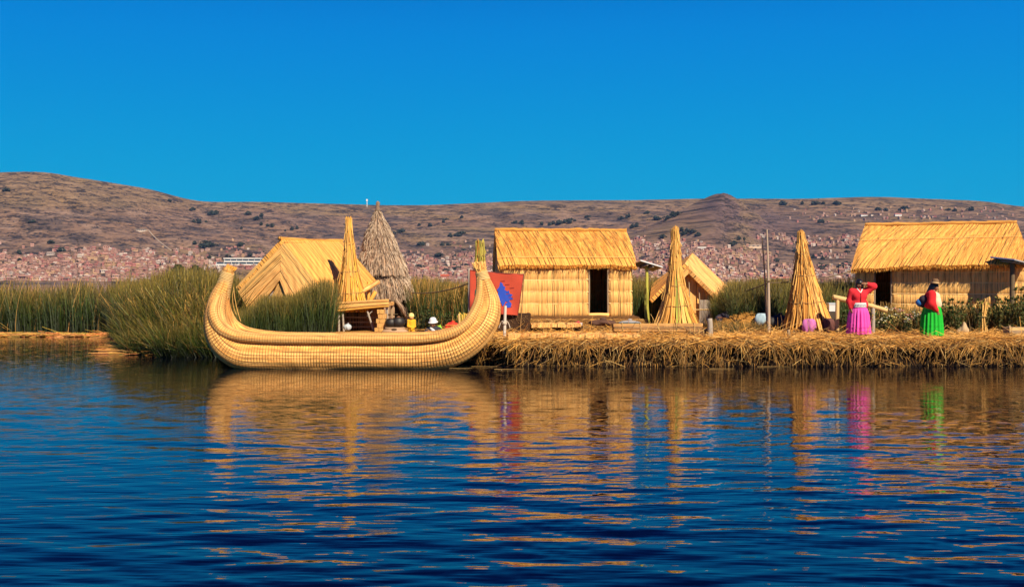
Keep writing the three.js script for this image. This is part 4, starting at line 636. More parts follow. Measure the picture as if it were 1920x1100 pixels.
reeds('wall of tall green reeds with dry tips along the left bank', 301, 3600, (R) => {
  const x = lerp(-33, -13.2, R()), d = Math.pow(R(), 1.6) * 6, z = bankZ(x)[0] - 0.35 - d, n = vnoise(x * 0.9, z * 0.5, 3), px = 960 + x * F / -z;
  if (vnoise(x * 1.5, z * 0.7, 31) < -0.42 && R() < 0.8) return null;
  const gold = smooth(0.05, 0.5, vnoise(px / 30, 3.1, 8)) * 2.2 + (px < 130 ? 0.6 * R() : 0);
  return [x, 0.0, z, (1.78 + 0.30 * n + 0.34 * vnoise(x * 2.6, z) + 0.05 * d + 0.85 * R() * R() * R()) * (px > 60 && px < 200 ? 0.98 : 1), 0.75 + gold + n];
}, { w: 0.5 });
reeds('leaning tangle of reeds at the water beside the boat bow', 302, 2000, (R) => {
  const px = lerp(236, 440, R()), f = Math.pow(R(), 1.3), D = lerp(px < 300 ? 35.2 : 34.0, 40, f), x = X(px, D), n = vnoise(x * 1.3, D * 0.7, 4), h = lerp(1.1, 2.15, smooth(0, 0.5, f)) * (0.72 + 0.3 * R() + 0.35 * R() * R() * R() + 0.24 * vnoise(px / 17, D)) * lerp(0.72, 1, smooth(236, 320, px));
  return [x, 0, -D, h, 0.45 + n * 1.0 + (R() < 0.14 ? 2 : 0) + (f < 0.1 ? 0.7 : 0), (R() < 0.6 ? -1 : 1) * (0.12 + 0.55 * R()) * (1 - 0.6 * f), (1 - f) * 0.7 * R()];
}, { w: 0.5, lean: 0.28, dry: 0.35 });
reeds('dark reeds rising behind the boat bow and left of the slanted hut', 303, 1500, (R) => { const px = lerp(225, 440, R()), D = lerp(38, 46, R()), n = vnoise(px / 24, D); return [X(px, D), 0.1, -D, Yh(lerp(523, 505, smooth(230, 330, px)) - (px > 300 && px < 400 ? 6 : 0) + 22 * R() + 7 * n, D), 0.7 + n]; }, { w: 0.42 });
reeds('green reeds growing in front of the slanted hut, above the boat', 304, 1250, (R) => { const px = lerp(436, 622, R()), D = lerp(32.4, 34.8, R()), n = vnoise(px / 20, D); const top = lerp(585, lerp(556, 524, smooth(530, 612, px)), smooth(440, 505, px)) + 40 * R() * R() + 9 * n; return [X(px, D), 0.3, -D, Yh(top, D) - 0.3 + 0.1, 0.9 + 0.9 * n]; }, { w: 0.34, dry: 0.28 });
reeds('reeds between the grey round hut and the red cloth', 305, 1500, (R) => { const px = lerp(772, 905, R()), D = lerp(37, 46, R()), n = vnoise(px / 20, D); return [X(px, D), 0.5, -D, Yh(lerp(512, 522, smooth(770, 880, px)) + 24 * R() + 6 * n, D) - 0.5, 1.0 + smooth(800, 850, px) * 2.6 * R() + n]; }, { w: 0.4, dry: 0.3 });
reeds('reeds in the gap between the golden hut and the small gabled hut', 306, 420, (R) => { const px = lerp(1180, 1236, R()), D = lerp(40, 46, R()); return [X(px, D), 0.6, -D, Yh(510 + 20 * R(), D) - 0.6, 1 + R()]; }, { w: 0.4 });
reeds('thick reeds behind the tall poles', 307, 2600, (R) => { const px = R() < 0.5 ? lerp(1345, 1480, R()) : lerp(1340, 1612, R()), D = lerp(36, 45, R()), n = vnoise(px / 26, D), top = px < 1440 ? lerp(542, 512, smooth(1345, 1390, px)) : 516; return [X(px, D), 0.6, -D, Yh(top + 22 * R() + 7 * n, D) - 0.6, 0.1 + smooth(1460, 1540, px) * 1.9 * R() + 0.8 * n, px < 1400 ? -0.25 * R() : 0]; }, { w: 0.4 });
reeds('reeds behind the left end of the long right hut', 308, 500, (R) => { const px = lerp(1540, 1640, R()), D = lerp(41, 47, R()); return [X(px, D), 0.6, -D, Yh(510 + 22 * R(), D) - 0.6, 2 + R()]; }, { w: 0.4 });

reeds('green reeds round the small gabled hut and the tall poles', 309, 900, (R) => { const px = lerp(1375, 1470, R()), D = 35 + 1.6 * R(); return [X(px, D), 0.7, -D, 0.8 + 0.8 * R(), 0.1 + 0.8 * R(), -0.2 * R()]; }, { w: 0.5 });
// garden plants: stems with leaves, some in flower
function plantGeo(seed, flower) {
  const R = rng(seed), leaf = [], fl = [], stems = [];
  for (let i = 0; i < 7; i++) {
    const a = R() * 6.283, r = 0.32 * R(), h = 0.55 + 0.45 * R(), tip = V(Math.cos(a) * r * 1.6, h, Math.sin(a) * r * 1.6), base = V(Math.cos(a) * r * 0.3, 0, Math.sin(a) * r * 0.3), p = line(base, tip, 4, V(0, 0.05, 0)); stems.push(tube(p, 0.009, 4, false));
    for (let j = 0; j < 22; j++) { const q = p[1 + Math.floor(R() * 3.99)].clone(), b = R() * 6.283, s = 0.07 + 0.07 * R(), g = new THREE.BufferGeometry(); g.setAttribute('position', new THREE.Float32BufferAttribute([0, 0, 0, s * 0.28, s * 0.15, s * 0.5, 0, s * 0.1, s, -s * 0.28, s * 0.15, s * 0.5], 3)); g.setIndex([0, 1, 2, 0, 2, 3]); g.rotateX(-R() * 0.9); g.rotateY(b); g.translate(q.x, q.y, q.z); g.computeVertexNormals(); leaf.push(g.toNonIndexed()); }
    if (flower && R() < 0.8) { const g = new THREE.IcosahedronGeometry(0.045 + 0.02 * R(), 0); g.scale(1, 0.6, 1); g.translate(tip.x, tip.y + 0.02, tip.z); g.deleteAttribute('uv'); fl.push(g); }
  }
  return { leaf: merge(leaf), stem: merge(stems), flower: fl.length ? merge(fl) : null };
}
{
  const R = rng(52), kinds = [plantGeo(1), plantGeo(2, 1), plantGeo(3), plantGeo(4, 1)], green = [std(0.045, 0.085, 0.014), std(0.075, 0.10, 0.02), std(0.13, 0.12, 0.025), std(0.030, 0.060, 0.016)].map((m) => { m.side = THREE.DoubleSide; return m; }), stemM = std(0.12, 0.12, 0.04), blooms = [std(0.75, 0.72, 0.6), std(0.75, 0.6, 0.2), std(0.6, 0.25, 0.2)];
  const put = (px, D, h, k, m, f, label, group) => { const x = X(px, D), t = thing('garden_plant', label, 'plant', [x, islandTop(x, -D) - 0.02, -D], R() * 6.28, group); t.scale.set(h * 0.85, h, h * 0.85); part('leaves', kinds[k].leaf, green[m], t); part('stems', kinds[k].stem, stemM, t); if (f !== null && kinds[k].flower) part('flowers', kinds[k].flower, blooms[f], t); };
  for (let i = 0; i < 44; i++) { const px = lerp(1644, 1732, (i + R()) / 44); put(px, 32.6 + 2.2 * R(), 0.45 + 0.35 * R(), R() < 0.55 ? 1 : 3, R() < 0.5 ? 0 : 3, Math.floor(R() * 2.3), 'low leafy flowering plant between the two women', 'flowering plants between the two women'); }
  for (let i = 0; i < 22; i++) { const px = lerp(1572, 1640, R()); put(px, 33 + 1.2 * R(), 0.5 + 0.45 * R(), 0, R() < 0.6 ? 3 : 0, null, 'dark green plant beside the wooden rail post', 'plants beside the rail post'); }
  for (let i = 0; i < 54; i++) { const px = lerp(1764, 1932, (i + R()) / 54); put(px, 32.6 + 2.6 * R(), 0.5 + 0.5 * R() + (px > 1885 ? 0.3 : 0), R() < 0.7 ? 2 : 1, Math.floor(R() * 4), null, 'scrubby green and straw-coloured plant below the long right hut', 'scrubby plants below the right hut'); }
  for (let i = 0; i < 12; i++) { const px = lerp(775, 850, R()); put(px, 34 + R(), 0.5 + 0.3 * R(), 0, R() < 0.5 ? 0 : 3, null, 'dark green plant behind the middle of the boat', 'plants behind the boat'); }
  for (const [px, top, lab, sc] of [[334, 497, 'dark round shrub above the reeds, left of two by the boat bow', 1.0], [366, 499, 'dark round shrub above the reeds, right of two by the boat bow', 1.15]]) { const D = 47, x = X(px, D), t = thing('shrub', lab, 'shrub', [x, 0.1, -D]); const R2 = rng(px), l = [], st = []; for (let i = 0; i < 900; i++) { const a = R2() * 6.283, v = R2(), r = 0.62 * sc * Math.sqrt(R2()) * Math.sin(Math.PI * (0.15 + 0.8 * v)) * (0.8 + 0.4 * hash(Math.floor(a * 2), Math.floor(v * 5), px)), g = new THREE.TetrahedronGeometry(0.05 + 0.05 * R2(), 0); g.rotateX(R2() * 6); g.rotateY(R2() * 6); g.translate(Math.cos(a) * r, (Yh(top, D) - 0.1) * (0.35 + 0.65 * v), Math.sin(a) * r); l.push(g); } part('leaves', l, std(0.022, 0.034, 0.012), t); for (let i = 0; i < 5; i++) st.push(tube(line(V(0, 0, 0), V((R2() - 0.5) * 0.8, (Yh(top, D) - 0.1) * 0.75, (R2() - 0.5) * 0.8), 3), 0.025, 5)); part('stems', st, stemM, t); }
  reeds('straw-coloured grass stems among the plants below the right hut', 331, 900, (R2) => { const px = lerp(1640, 1925, R2()), D = 33.2 + 2.6 * R2(); return [X(px, D), 0.74, -D, 0.45 + 0.55 * R2(), 3 + 3 * R2()]; }, { w: 0.55, dry: 0.5 });
  reeds('low green growth round the foot of the poles and bundles', 332, 260, (R2) => { const px = lerp(1330, 1440, R2()), D = 32.5 + 3 * R2(); return [X(px, D), 0.74, -D, 0.2 + 0.25 * R2(), 2.5 + 2 * R2()]; }, { w: 0.8, dry: 0.4 });
}
// ---------------------------------------------------------------- things on the island
const cyl = (a, b, r0, r1 = r0, sides = 8, n = 5, bend = null) => tube(line(a, b, n, bend), (s) => lerp(r0, r1, s), sides);
{ // the red cloth and its posts
  const D = 33, o = V(X(931, D), islandTop(X(931, D), -D), -D), t = thing('red_cloth', 'red embroidered cloth with blue figures hung between posts behind the boat stern', 'cloth hanging', o);
  const L = (px, py, dz = 0) => { const q = at(px, py, D); return V(q.x - o.x, q.y - o.y, dz); };
  const tl = L(881, 506), tr = L(982, 514, -0.12), br = L(971, 591, -0.02), bl = L(881, 584, 0.05);
  const cf = (u, v) => { const q = bl.clone().lerp(br, u).lerp(tl.clone().lerp(tr, u), v); q.z += 0.045 * Math.sin(u * 11 + v * 3) * (1.15 - v) + 0.035 * vnoise(u * 5, v * 4, 3); q.y += -0.02 * Math.sin(Math.PI * u) * v; return q; };
  const weave = dataTex(128, 128, (i, j) => { const b = 0.82 + 0.18 * hash(i >> 1, j, 5) - 0.10 * ((i + j) % 4 === 0); return [b, b, b]; }, true, [8, 8]);
  const cl = part('cloth', sheet(50, 40, (u, v) => cf(u, v).toArray(), 0.012, 1, 1), std(0.56, 0.070, 0.034, { map: weave, roughness: 0.95 }), t);
  const blue = std(0.012, 0.055, 0.42), green = std(0.015, 0.10, 0.075), darkred = std(0.22, 0.012, 0.012);
  const patch = (pts, mat, lift = 0.008) => { const s = new THREE.Shape(); pts.forEach(([x, y], i) => i ? s.lineTo(x, y) : s.moveTo(x, y)); const g = new THREE.ExtrudeGeometry(s, { depth: 0.006, bevelEnabled: false, steps: 1 }); const p = g.attributes.position; for (let i = 0; i < p.count; i++) { const u = clamp((p.getX(i) - 881) / 95), v = clamp(1 - (p.getY(i) - 509) / 78), q = cf(u, v); p.setXYZ(i, q.x, q.y, q.z + lift + p.getZ(i)); } g.computeVertexNormals(); return part('embroidery', g, mat, cl); };
  patch([[936, 526], [940, 528], [942, 533], [946, 535], [945, 540], [950, 543], [953, 541], [955, 547], [961, 549], [958, 553], [963, 557], [957, 559], [955, 564], [949, 562], [947, 569], [944, 572], [941, 566], [936, 563], [937, 558], [932, 553], [934, 546], [931, 541], [935, 535]], blue);
  patch([[950, 566], [957, 562], [961, 566], [960, 573], [954, 574], [949, 571]], blue, 0.012);
  patch([[891, 559], [899, 556], [907, 561], [907, 571], [899, 569], [891, 565]], blue);
  patch([[891, 545], [897, 540], [902, 546], [901, 556], [896, 560], [890, 555]], green, 0.012);
  for (let i = 0; i < 9; i++) patch([[936 + (i % 3) * 9, 524 + i * 6], [944 + (i % 3) * 9, 523 + i * 6], [944 + (i % 3) * 9, 524.2 + i * 6], [936 + (i % 3) * 9, 525.2 + i * 6]], darkred, 0.004);
  part('hem', [tube([0, .25, .5, .75, 1].map((u) => cf(u, 1)), 0.012, 5), tube([0, .25, .5, .75, 1].map((v) => cf(1, v)), 0.009, 5), tube([0, .25, .5, .75, 1].map((v) => cf(0, v)), 0.012, 5)], std(0.16, 0.03, 0.03), cl);
  for (const u of [0.06, 0.14, 0.22]) part('tassel', new THREE.IcosahedronGeometry(0.024, 1).translate(cf(u, 0.0).x, cf(u, 0).y - 0.01, cf(u, 0).z + 0.02), std(0.7, 0.6, 0.55), cl);
  part('post', cyl(L(879, 632, -0.03), L(879, 503, -0.03), 0.045, 0.038, 8, 6, V(0.015, 0, 0)), M.greywood, t); part('rod', cyl(L(975, 625, -0.13), L(983, 510, -0.15), 0.016, 0.014), M.umber, t);
}
{ const D = 30.9, x = X(946, D), t = thing('mooring_post', 'pale mooring post with a knotted white rope beside the boat stern', 'post', [x, 0.70, -D]); const top = Yh(573, D) - 0.70; part('post', cyl(V(-0.02, -0.4, 0), V(0.02, top, 0), 0.045, 0.04, 9), std(0.55, 0.5, 0.45), t); const kn = []; for (let i = 0; i <= 40; i++) { const a = i / 40 * 6.283 * 3; kn.push(V(Math.cos(a) * 0.058, Yh(607, D) - 0.7 + 0.05 * i / 40, Math.sin(a) * 0.058)); } const w = std(0.6, 0.53, 0.46), kp = part('rope_knot', tube(kn, 0.014, 5), w, t); for (const s of [-1, 1]) part('rope_end', tube([V(0, 0, 0.05), V(s * 0.06, 0.07, 0.06), V(s * 0.11, 0.0, 0.05), V(s * 0.15, -0.12, 0.03)].map((q) => q.setY(q.y + Yh(606, D) - 0.7)), 0.012, 5), w, kp); }
{ // dark block and pale mats at the foot of the mound
  const D = 33.4, x = X(964, D); const t = thing('peat_block', 'dark brown block of reed roots beside the mooring post', 'block', [x, 0.75, -D], 0.05);
  part('block', block(0.92, 0.56, 0.5, 20, 0.02, 3), std(0.105, 0.052, 0.025, { map: litter, bumpMap: litter, bumpScale: 0.03 }), t);
  const st = []; const R = rng(4); for (let i = 0; i < 60; i++) { const a = V((R() - 0.5) * 0.9, R() * 0.55, 0.265); st.push([a, a.clone().add(V((R() - 0.5) * 0.15, (R() - 0.5) * 0.2, 0.03))]); } part('root_strands', strands(st, 0.006), M.umber, t, 'stuff');
}
const roll = (label, x0, x1, z, y, r, mat, seed, cat = 'reed roll') => { const t = thing('reed_roll', label, cat, [(x0 + x1) / 2, y, z]); const h = (x1 - x0) / 2, R = rng(seed), n = 11; for (let i = 0; i < n; i++) { const a = i / n * 6.283 + 0.3, q = []; for (let s = 0; s <= 16; s++) { const f = s / 16; q.push(V(lerp(-h, h, f) + (s === 0 || s === 16 ? (R() - 0.5) * 0.08 : 0), r * (1 + 0.72 * Math.sin(a) + 0.04 * vnoise(f * 6, i, seed)), Math.cos(a) * r * 0.75)); } part('reed_bundle', tube(q, r * 0.34, 6), mat[i % mat.length], t); } part('core', cyl(V(-h + 0.02, r, 0), V(h - 0.02, r, 0), r * 0.7, r * 0.7, 8), M.umber, t); for (const f of [-0.8, -0.4, 0, 0.4, 0.8]) { const q = []; for (let i = 0; i <= 20; i++) { const a = i / 20 * 6.2832; q.push(V(f * h, r + Math.sin(a) * r * 1.12, Math.cos(a) * r * 1.14)); } part('binding_cord', tube(q, 0.012, 4, false), M.twine, t); } return t; };
roll('long brown reed roll lying before the greenish reed cone', X(1150, 31.9), X(1318, 31.9), -31.9, 0.76, 0.155, [M.brown, reedMat(T1, 0.62, 0.34, 0.12), reedMat(T1, 0.74, 0.44, 0.15)], 3);
roll('thick stub of a reed roll beside the short grey post', X(1288, 31.3), X(1330, 31.3), -31.2, 0.75, 0.10, [M.brown, reedMat(T1, 0.5, 0.26, 0.09)], 5);
const mat = (label, px0, px1, D0, D1, y, m, seed) => { const t = thing('reed_mat', label, 'mat', [X((px0 + px1) / 2, D0), y, -(D0 + D1) / 2]); const w = X(px1, D0) - X(px0, D0); part('mat', sheet(40, 12, (u, v) => [(u - 0.5) * w, 0.085 + 0.02 * vnoise(u * 9, v * 3, seed), (0.5 - v) * (D1 - D0) + 0.03 * vnoise(u * 14, 3, seed)], 0.10, (D1 - D0), w), m, t); const e = []; for (let i = 0; i < 5; i++) { const f = -0.46 + 0.23 * i; e.push(tube(line(V(f * w, 0.095, (D1 - D0) / 2), V(f * w, 0.095, -(D1 - D0) / 2), 6), 0.01, 4)); } part('binding_cords', e, M.twine, t, 'stuff'); return t; };
mat('pale woven reed mat on a low step below the golden hut', 996, 1090, 33.2, 34.3, 0.93, M.pale, 3);
mat('long pale reed mat along the island edge before the golden hut', 952, 1200, 30.45, 31.5, 0.75, M.pale, 6);
{ const D = 34.2; const t = thing('mat_step', 'low straw step under the pale reed mat', 'step', [X(1042, D), 0.74, -D + 0.3]); part('body', block(1.5, 0.20, 1.1, 24, 0.02, 5), M_edge, t); }
const bundleCloth = (name, label, cat, px, py, D, sx, sy, sz, mats, seed, full = 1) => { // a lumpy wrapped bundle with folds and a knot
  const t = thing(name, label, cat, [X(px, D), Yh(py, D), -D]);
  const g = (phase, cut, squeeze) => grid(36, 22, (u, v) => { const a = u * 6.2832, b = (v - 0.5) * Math.PI, fold = 1 + 0.22 * vnoise(Math.cos(a) * 2 + phase, Math.sin(a) * 2 + v * 3, seed) + 0.08 * Math.sin(a * 5 + v * 4 + phase); const y = clamp(Math.sin(b) * 0.5 + 0.5, 0.0, 1); const cb = Math.pow(Math.max(0, Math.cos(b)), full); return [Math.cos(a) * cb * sx / 2 * fold * squeeze, y * sy, -Math.sin(a) * cb * sz / 2 * fold * squeeze]; }, 1, 1);
  part('wrap', g(0, 0, 1), mats[0], t);
  if (mats[1]) part('stripes', merge([0.25, 0.42, 0.6].map((f) => { const q = []; for (let i = 0; i <= 30; i++) { const a = i / 30 * 6.2832, b = (f - 0.5) * Math.PI, fold = 1.03 + 0.10 * vnoise(Math.cos(a) * 2, Math.sin(a) * 2 + f * 3, seed) + 0.06 * Math.sin(a * 5 + f * 4); q.push(V(Math.cos(a) * Math.cos(b) * sx / 2 * fold, (Math.sin(b) * 0.5 + 0.5) * sy, -Math.sin(a) * Math.cos(b) * sz / 2 * fold)); } return tube(q, 0.018, 4, false); })), mats[1], t);
  if (full === 1) part('knot', new THREE.IcosahedronGeometry(0.09 * Math.min(1, sx), 1).scale(1.3, 0.8, 1).translate(0.02, sy + 0.01, 0), mats[2] ?? mats[0], t);
  return t;
};
const purple = std(0.50, 0.14, 0.42), maroon = std(0.12, 0.045, 0.04), skyblue = std(0.32, 0.45, 0.55), black = std(0.012, 0.012, 0.016, { roughness: 0.6 }), whiteP = std(0.62, 0.63, 0.66, { roughness: 0.5 });
bundleCloth('cloth_sack', 'purple cloth sack at the foot of the left-leaning reed cone', 'sack', 1518, 624, 32.7, 0.40, 0.40, 0.36, [purple], 3, 0.4);
bundleCloth('cloth_sack', 'dark maroon sack right of the purple sack', 'sack', 1554, 624, 33, 0.34, 0.42, 0.34, [maroon], 8, 0.5);
bundleCloth('cloth_bundle', 'light blue and white bundle near the foot of the tall pole', 'bundle', 1428, 612, 34.5, 0.42, 0.40, 0.4, [skyblue], 12, 0.5);
bundleCloth('plastic_tarp', 'crumpled black tarp right of the tall pole', 'tarp', 1462, 617, 34.2, 0.72, 0.42, 0.5, [black], 15);
bundleCloth('cloth_bundle', 'striped grey-blue bundle at the foot of the golden hut mound', 'bundle', 1180, 613, 34.2, 0.62, 0.20, 0.35, [std(0.30, 0.27, 0.27), std(0.10, 0.16, 0.2)], 21);
bundleCloth('cloth_bundle', 'dark brown bundle lying in the shade below the doorway', 'bundle', 1130, 611, 34.4, 0.9, 0.19, 0.4, [std(0.09, 0.04, 0.025)], 25);
bundleCloth('cloth_bundle', 'small red and white cloth heap at the end of the pale mat', 'cloth', 1083, 612, 34.0, 0.26, 0.14, 0.24, [std(0.5, 0.06, 0.07), whiteP], 27);
bundleCloth('cloth_bundle', 'dark blue cloth heap beside the small gabled hut', 'bundle', 1362, 612, 35.2, 0.6, 0.42, 0.4, [std(0.035, 0.03, 0.05), std(0.25, 0.1, 0.06)], 29);
bundleCloth('cloth_heap', 'bright red cloth heap behind the boat near the red cloth', 'cloth', 848, 622, 32.6, 0.42, 0.28, 0.34, [std(0.68, 0.03, 0.02), std(0.7, 0.25, 0.05)], 31);
bundleCloth('plastic_bag', 'crumpled pale plastic bag under the mat canopy', 'bag', 651, 620, 33.2, 0.22, 0.2, 0.2, [std(0.45, 0.5, 0.55, { roughness: 0.4 })], 33);
{ const D = 35.0, t = thing('straw_heap', 'heap of loose straw behind the dark blue cloth heap', 'straw heap', [X(1392, D), 0.74, -D]); part('heap', grid(30, 14, (u, v) => { const a = u * 6.2832, r = Math.cos(v * 1.5708); return [Math.cos(a) * r * 0.75, Math.sin(v * 1.5708) * 0.5 + 0.04 * vnoise(u * 12, v * 7), -Math.sin(a) * r * 0.5]; }, 3, 1), M_litter, t); const R = rng(3), st = []; for (let i = 0; i < 420; i++) { const a = R() * 6.283, v = R(), r = Math.cos(v * 1.5708), q = V(Math.cos(a) * r * 0.76, Math.sin(v * 1.5708) * 0.52, Math.sin(a) * r * 0.52); st.push([q, q.clone().add(V((R() - 0.3) * 0.5, (R() - 0.6) * 0.2, (R() - 0.3) * 0.2))]); } part('loose_straw', strands(st, 0.009), M.orange, t, 'stuff'); }
{ // poles and posts
  const pole = (label, px, D, pyTop, r0, r1, m, lean = 0, base = 0.6) => { const t = thing('pole', label, 'pole', [X(px, D), base, -D]); part('pole', cyl(V(0, 0, 0), V(lean, Yh(pyTop, D) - base, 0), r0, r1, 8, 8, V(0.02, 0, 0)), m, t); return t; };
  const D = 33.4, p = pole('tall thin pole with a pale top, standing by the light blue bundle', 1442, D, 430, 0.055, 0.022, std(0.40, 0.31, 0.24), -0.06); { const q = []; for (let i = 0; i <= 24; i++) { const a = i / 24 * 6.283 * 2; q.push(V(Math.cos(a) * 0.06 - 0.03, Yh(528, D) - 0.6 + 0.04 * i / 24, Math.sin(a) * 0.06)); } part('lashing', tube(q, 0.012, 4), M.darkrope, p); }
  pole('thinner brown pole tied to the tall pale pole', 1440, 33.55, 445, 0.035, 0.016, M.wood, -0.17);
  pole('short grey post at the end of the brown reed roll', 1331, 31.0, 597, 0.075, 0.07, M.greywood, 0, 0.5);
  pole('small stake in the straw left of the purple sack', 1478, 31.0, 618, 0.05, 0.04, M.wood, 0.01);
  pole('thin stake beside the reed bundle under the red cloth', 860, 32.6, 588, 0.03, 0.025, M.lightwood, 0);
}
const rope = (label, a, b, sag) => solo('rope', tube(line(a, b, 30, V(0, -sag, 0)), 0.018, 5), M.darkrope, label, 'rope');
rope('dark rope stretched from the grey round hut to the post of the red cloth', at(772, 549, 36), at(879, 531, 33), 0.10);
rope('dark rope strung from the small gabled hut to the tall pole', at(1352, 556, 38.4), at(1441, 530, 33.4), 0.05);
rope('dark rope strung from the tall pole to the right hut', at(1441, 530, 33.4), at(1598, 508, 38.2), 0.10);
{ // rail behind the woman in pink
  const D = 32.5, y = 0.74, t = thing('wooden_rail', 'rough wooden rail on two posts behind the woman in the pink skirt', 'rail', [X(1612, D), y, -D]); const L = (px, py, d = D) => { const q = at(px, py, d); return V(q.x - X(1612, D), q.y - y, -d + D); };
  part('rail', cyl(L(1563, 557), L(1664, 582), 0.075, 0.06, 8, 8, V(0, 0.02, 0)), M.lightwood, t); part('post', cyl(L(1570, 632), L(1571, 560), 0.065, 0.055, 8), M.lightwood, t); part('post', cyl(L(1638, 632), L(1638, 577), 0.06, 0.055, 8), M.greywood, t); part('branch_stub', cyl(L(1571, 562), L(1562, 555), 0.04, 0.025, 6), M.lightwood, t);
}
{ const D = 33.6, t = thing('crate', 'white and blue crate between the reed cone and the rail post', 'crate', [X(1560, D), 0.74, -D]); const y = Yh(588, D) - 0.74; part('box', box(0.22, 0.20, 0.3, 0, y + 0.17, 0), whiteP, t); part('lid', box(0.24, 0.05, 0.32, 0, y + 0.295, 0), std(0.42, 0.48, 0.55), t); part('stand', [box(0.2, y + 0.06, 0.26, 0, y / 2 + 0.035, 0)], std(0.06, 0.045, 0.035), t); }
{ // solar panels
  const panel = (label, px, D, pyP, w, d, tilt, roll, yaw, pm, pr, base, wrap) => { const x = X(px, D), t = thing('solar_panel', label, 'solar panel', [x, base, -D]), h = Yh(pyP, D) - base; part('pole', cyl(V(0, 0, 0), V(0, h - 0.03, 0), pr * 1.1, pr, 9, 8), pm, t); const g = new THREE.Group(); const hold = (geo) => geo.rotateX(tilt).rotateZ(roll).rotateY(yaw).translate(0, h, 0); part('frame', hold(merge([box(w, 0.04, 0.03, 0, 0, d / 2 - 0.015), box(w, 0.04, 0.03, 0, 0, -d / 2 + 0.015), box(0.03, 0.04, d - 0.06, w / 2 - 0.015, 0, 0), box(0.03, 0.04, d - 0.06, -w / 2 + 0.015, 0, 0)])), std(0.6, 0.6, 0.6, { metalness: 0.6, roughness: 0.4 }), t); part('panel', hold(box(w - 0.06, 0.03, d - 0.06, 0, 0, 0)), std(0.02, 0.025, 0.05, { roughness: 0.25 }), t); part('bracket', hold(merge([box(0.05, 0.05, d * 0.8, -0.1, -0.045, 0), box(0.05, 0.05, d * 0.8, 0.1, -0.045, 0)])), M.greywood, t); if (wrap) for (let i = 0; i < 7; i++) { const a = i / 7 * 6.283; part('reed_wrap', tube([0, 0.25, 0.5, 0.75, 1].map((s) => V(Math.cos(a) * (0.05 + 0.02 * Math.sin(s * 7 + i)), 0.02 + s * h * (0.55 + 0.35 * hash(i, 3, 1)), Math.sin(a) * 0.06)), (s) => 0.035 * (1 - 0.6 * s), 6), i % 2 ? M.olive : reedMat(T3, 0.5, 0.5, 0.1), t); } return t; };
  panel('solar panel on a reed-wrapped pole between the golden hut and small hut', 1213, 36.2, 498, 0.80, 0.62, -0.20, -0.26, 0.35, M.olive, 0.05, 0.75, true);
  panel('solar panel on a dark post before the right end of the long hut', 1899, 36.05, 489, 0.92, 0.95, 0.10, -0.17, 0.45, M.darkrope, 0.075, 0.75, false);
}
{ // things among the plants on the right
  const D = 33, t = thing('reed_stump', 'short upright reed bundle among the plants below the right hut', 'reed bundle', [X(1843, D), 0.72, -D]); const R = rng(12); for (let i = 0; i < 26; i++) { const a = R() * 6.283, r = Math.sqrt(R()) * 0.14, sp = 1 + 0.7 * R(); part('reed', tube([V(Math.cos(a) * r * 1.2, 0, Math.sin(a) * r * 1.2), V(Math.cos(a) * r * 0.6, 0.5, Math.sin(a) * r * 0.6), V(Math.cos(a) * r * sp, 0.82 + 0.14 * R(), Math.sin(a) * r * sp)], 0.017, 5), i % 3 ? M.palegold : M.olive, t); } const q = []; for (let i = 0; i <= 20; i++) q.push(V(Math.cos(i / 20 * 6.2832) * 0.12, 0.52, Math.sin(i / 20 * 6.2832) * 0.12)); part('binding_cord', tube(q, 0.014, 5, false), M.twine, t);
  const s = thing('stone', 'pointed pale stone among the plants right of the woman in green', 'stone', [X(1806, 32.6), 0.72, -32.6]); const g = new THREE.IcosahedronGeometry(0.2, 3), p = g.attributes.position; for (let i = 0; i < p.count; i++) { const v = V(p.getX(i), p.getY(i), p.getZ(i)), k = 1 + 0.25 * vnoise(v.x * 7, v.y * 7 + v.z * 5, 3); p.setXYZ(i, v.x * k * (1 - 0.9 * Math.max(0, v.y) * 2) + v.y * 0.3, (v.y + 0.12) * k * 1.15, v.z * k * 0.7); } g.computeVertexNormals(); part('rock', g, std(0.46, 0.33, 0.19), s);
  const c = thing('reed_trough', 'low wooden box at the right end of the island edge', 'box', [X(1908, 31.2), 0.74, -31.2]); for (let i = 0; i < 3; i++) part('plank', box(0.62, 0.075, 0.03, 0.02, 0.05 + i * 0.085, 0.2, 0, (i - 1) * 0.012), i % 2 ? M.wood : M.lightwood, c); for (const x of [-0.27, 0.31]) part('corner_post', box(0.05, 0.32, 0.05, x, 0.15, 0.17), M.wood, c); part('back_board', box(0.6, 0.26, 0.03, 0.02, 0.13, -0.2), M.wood, c); part('side_board', box(0.03, 0.26, 0.34, -0.275, 0.13, -0.02), M.wood, c);
}
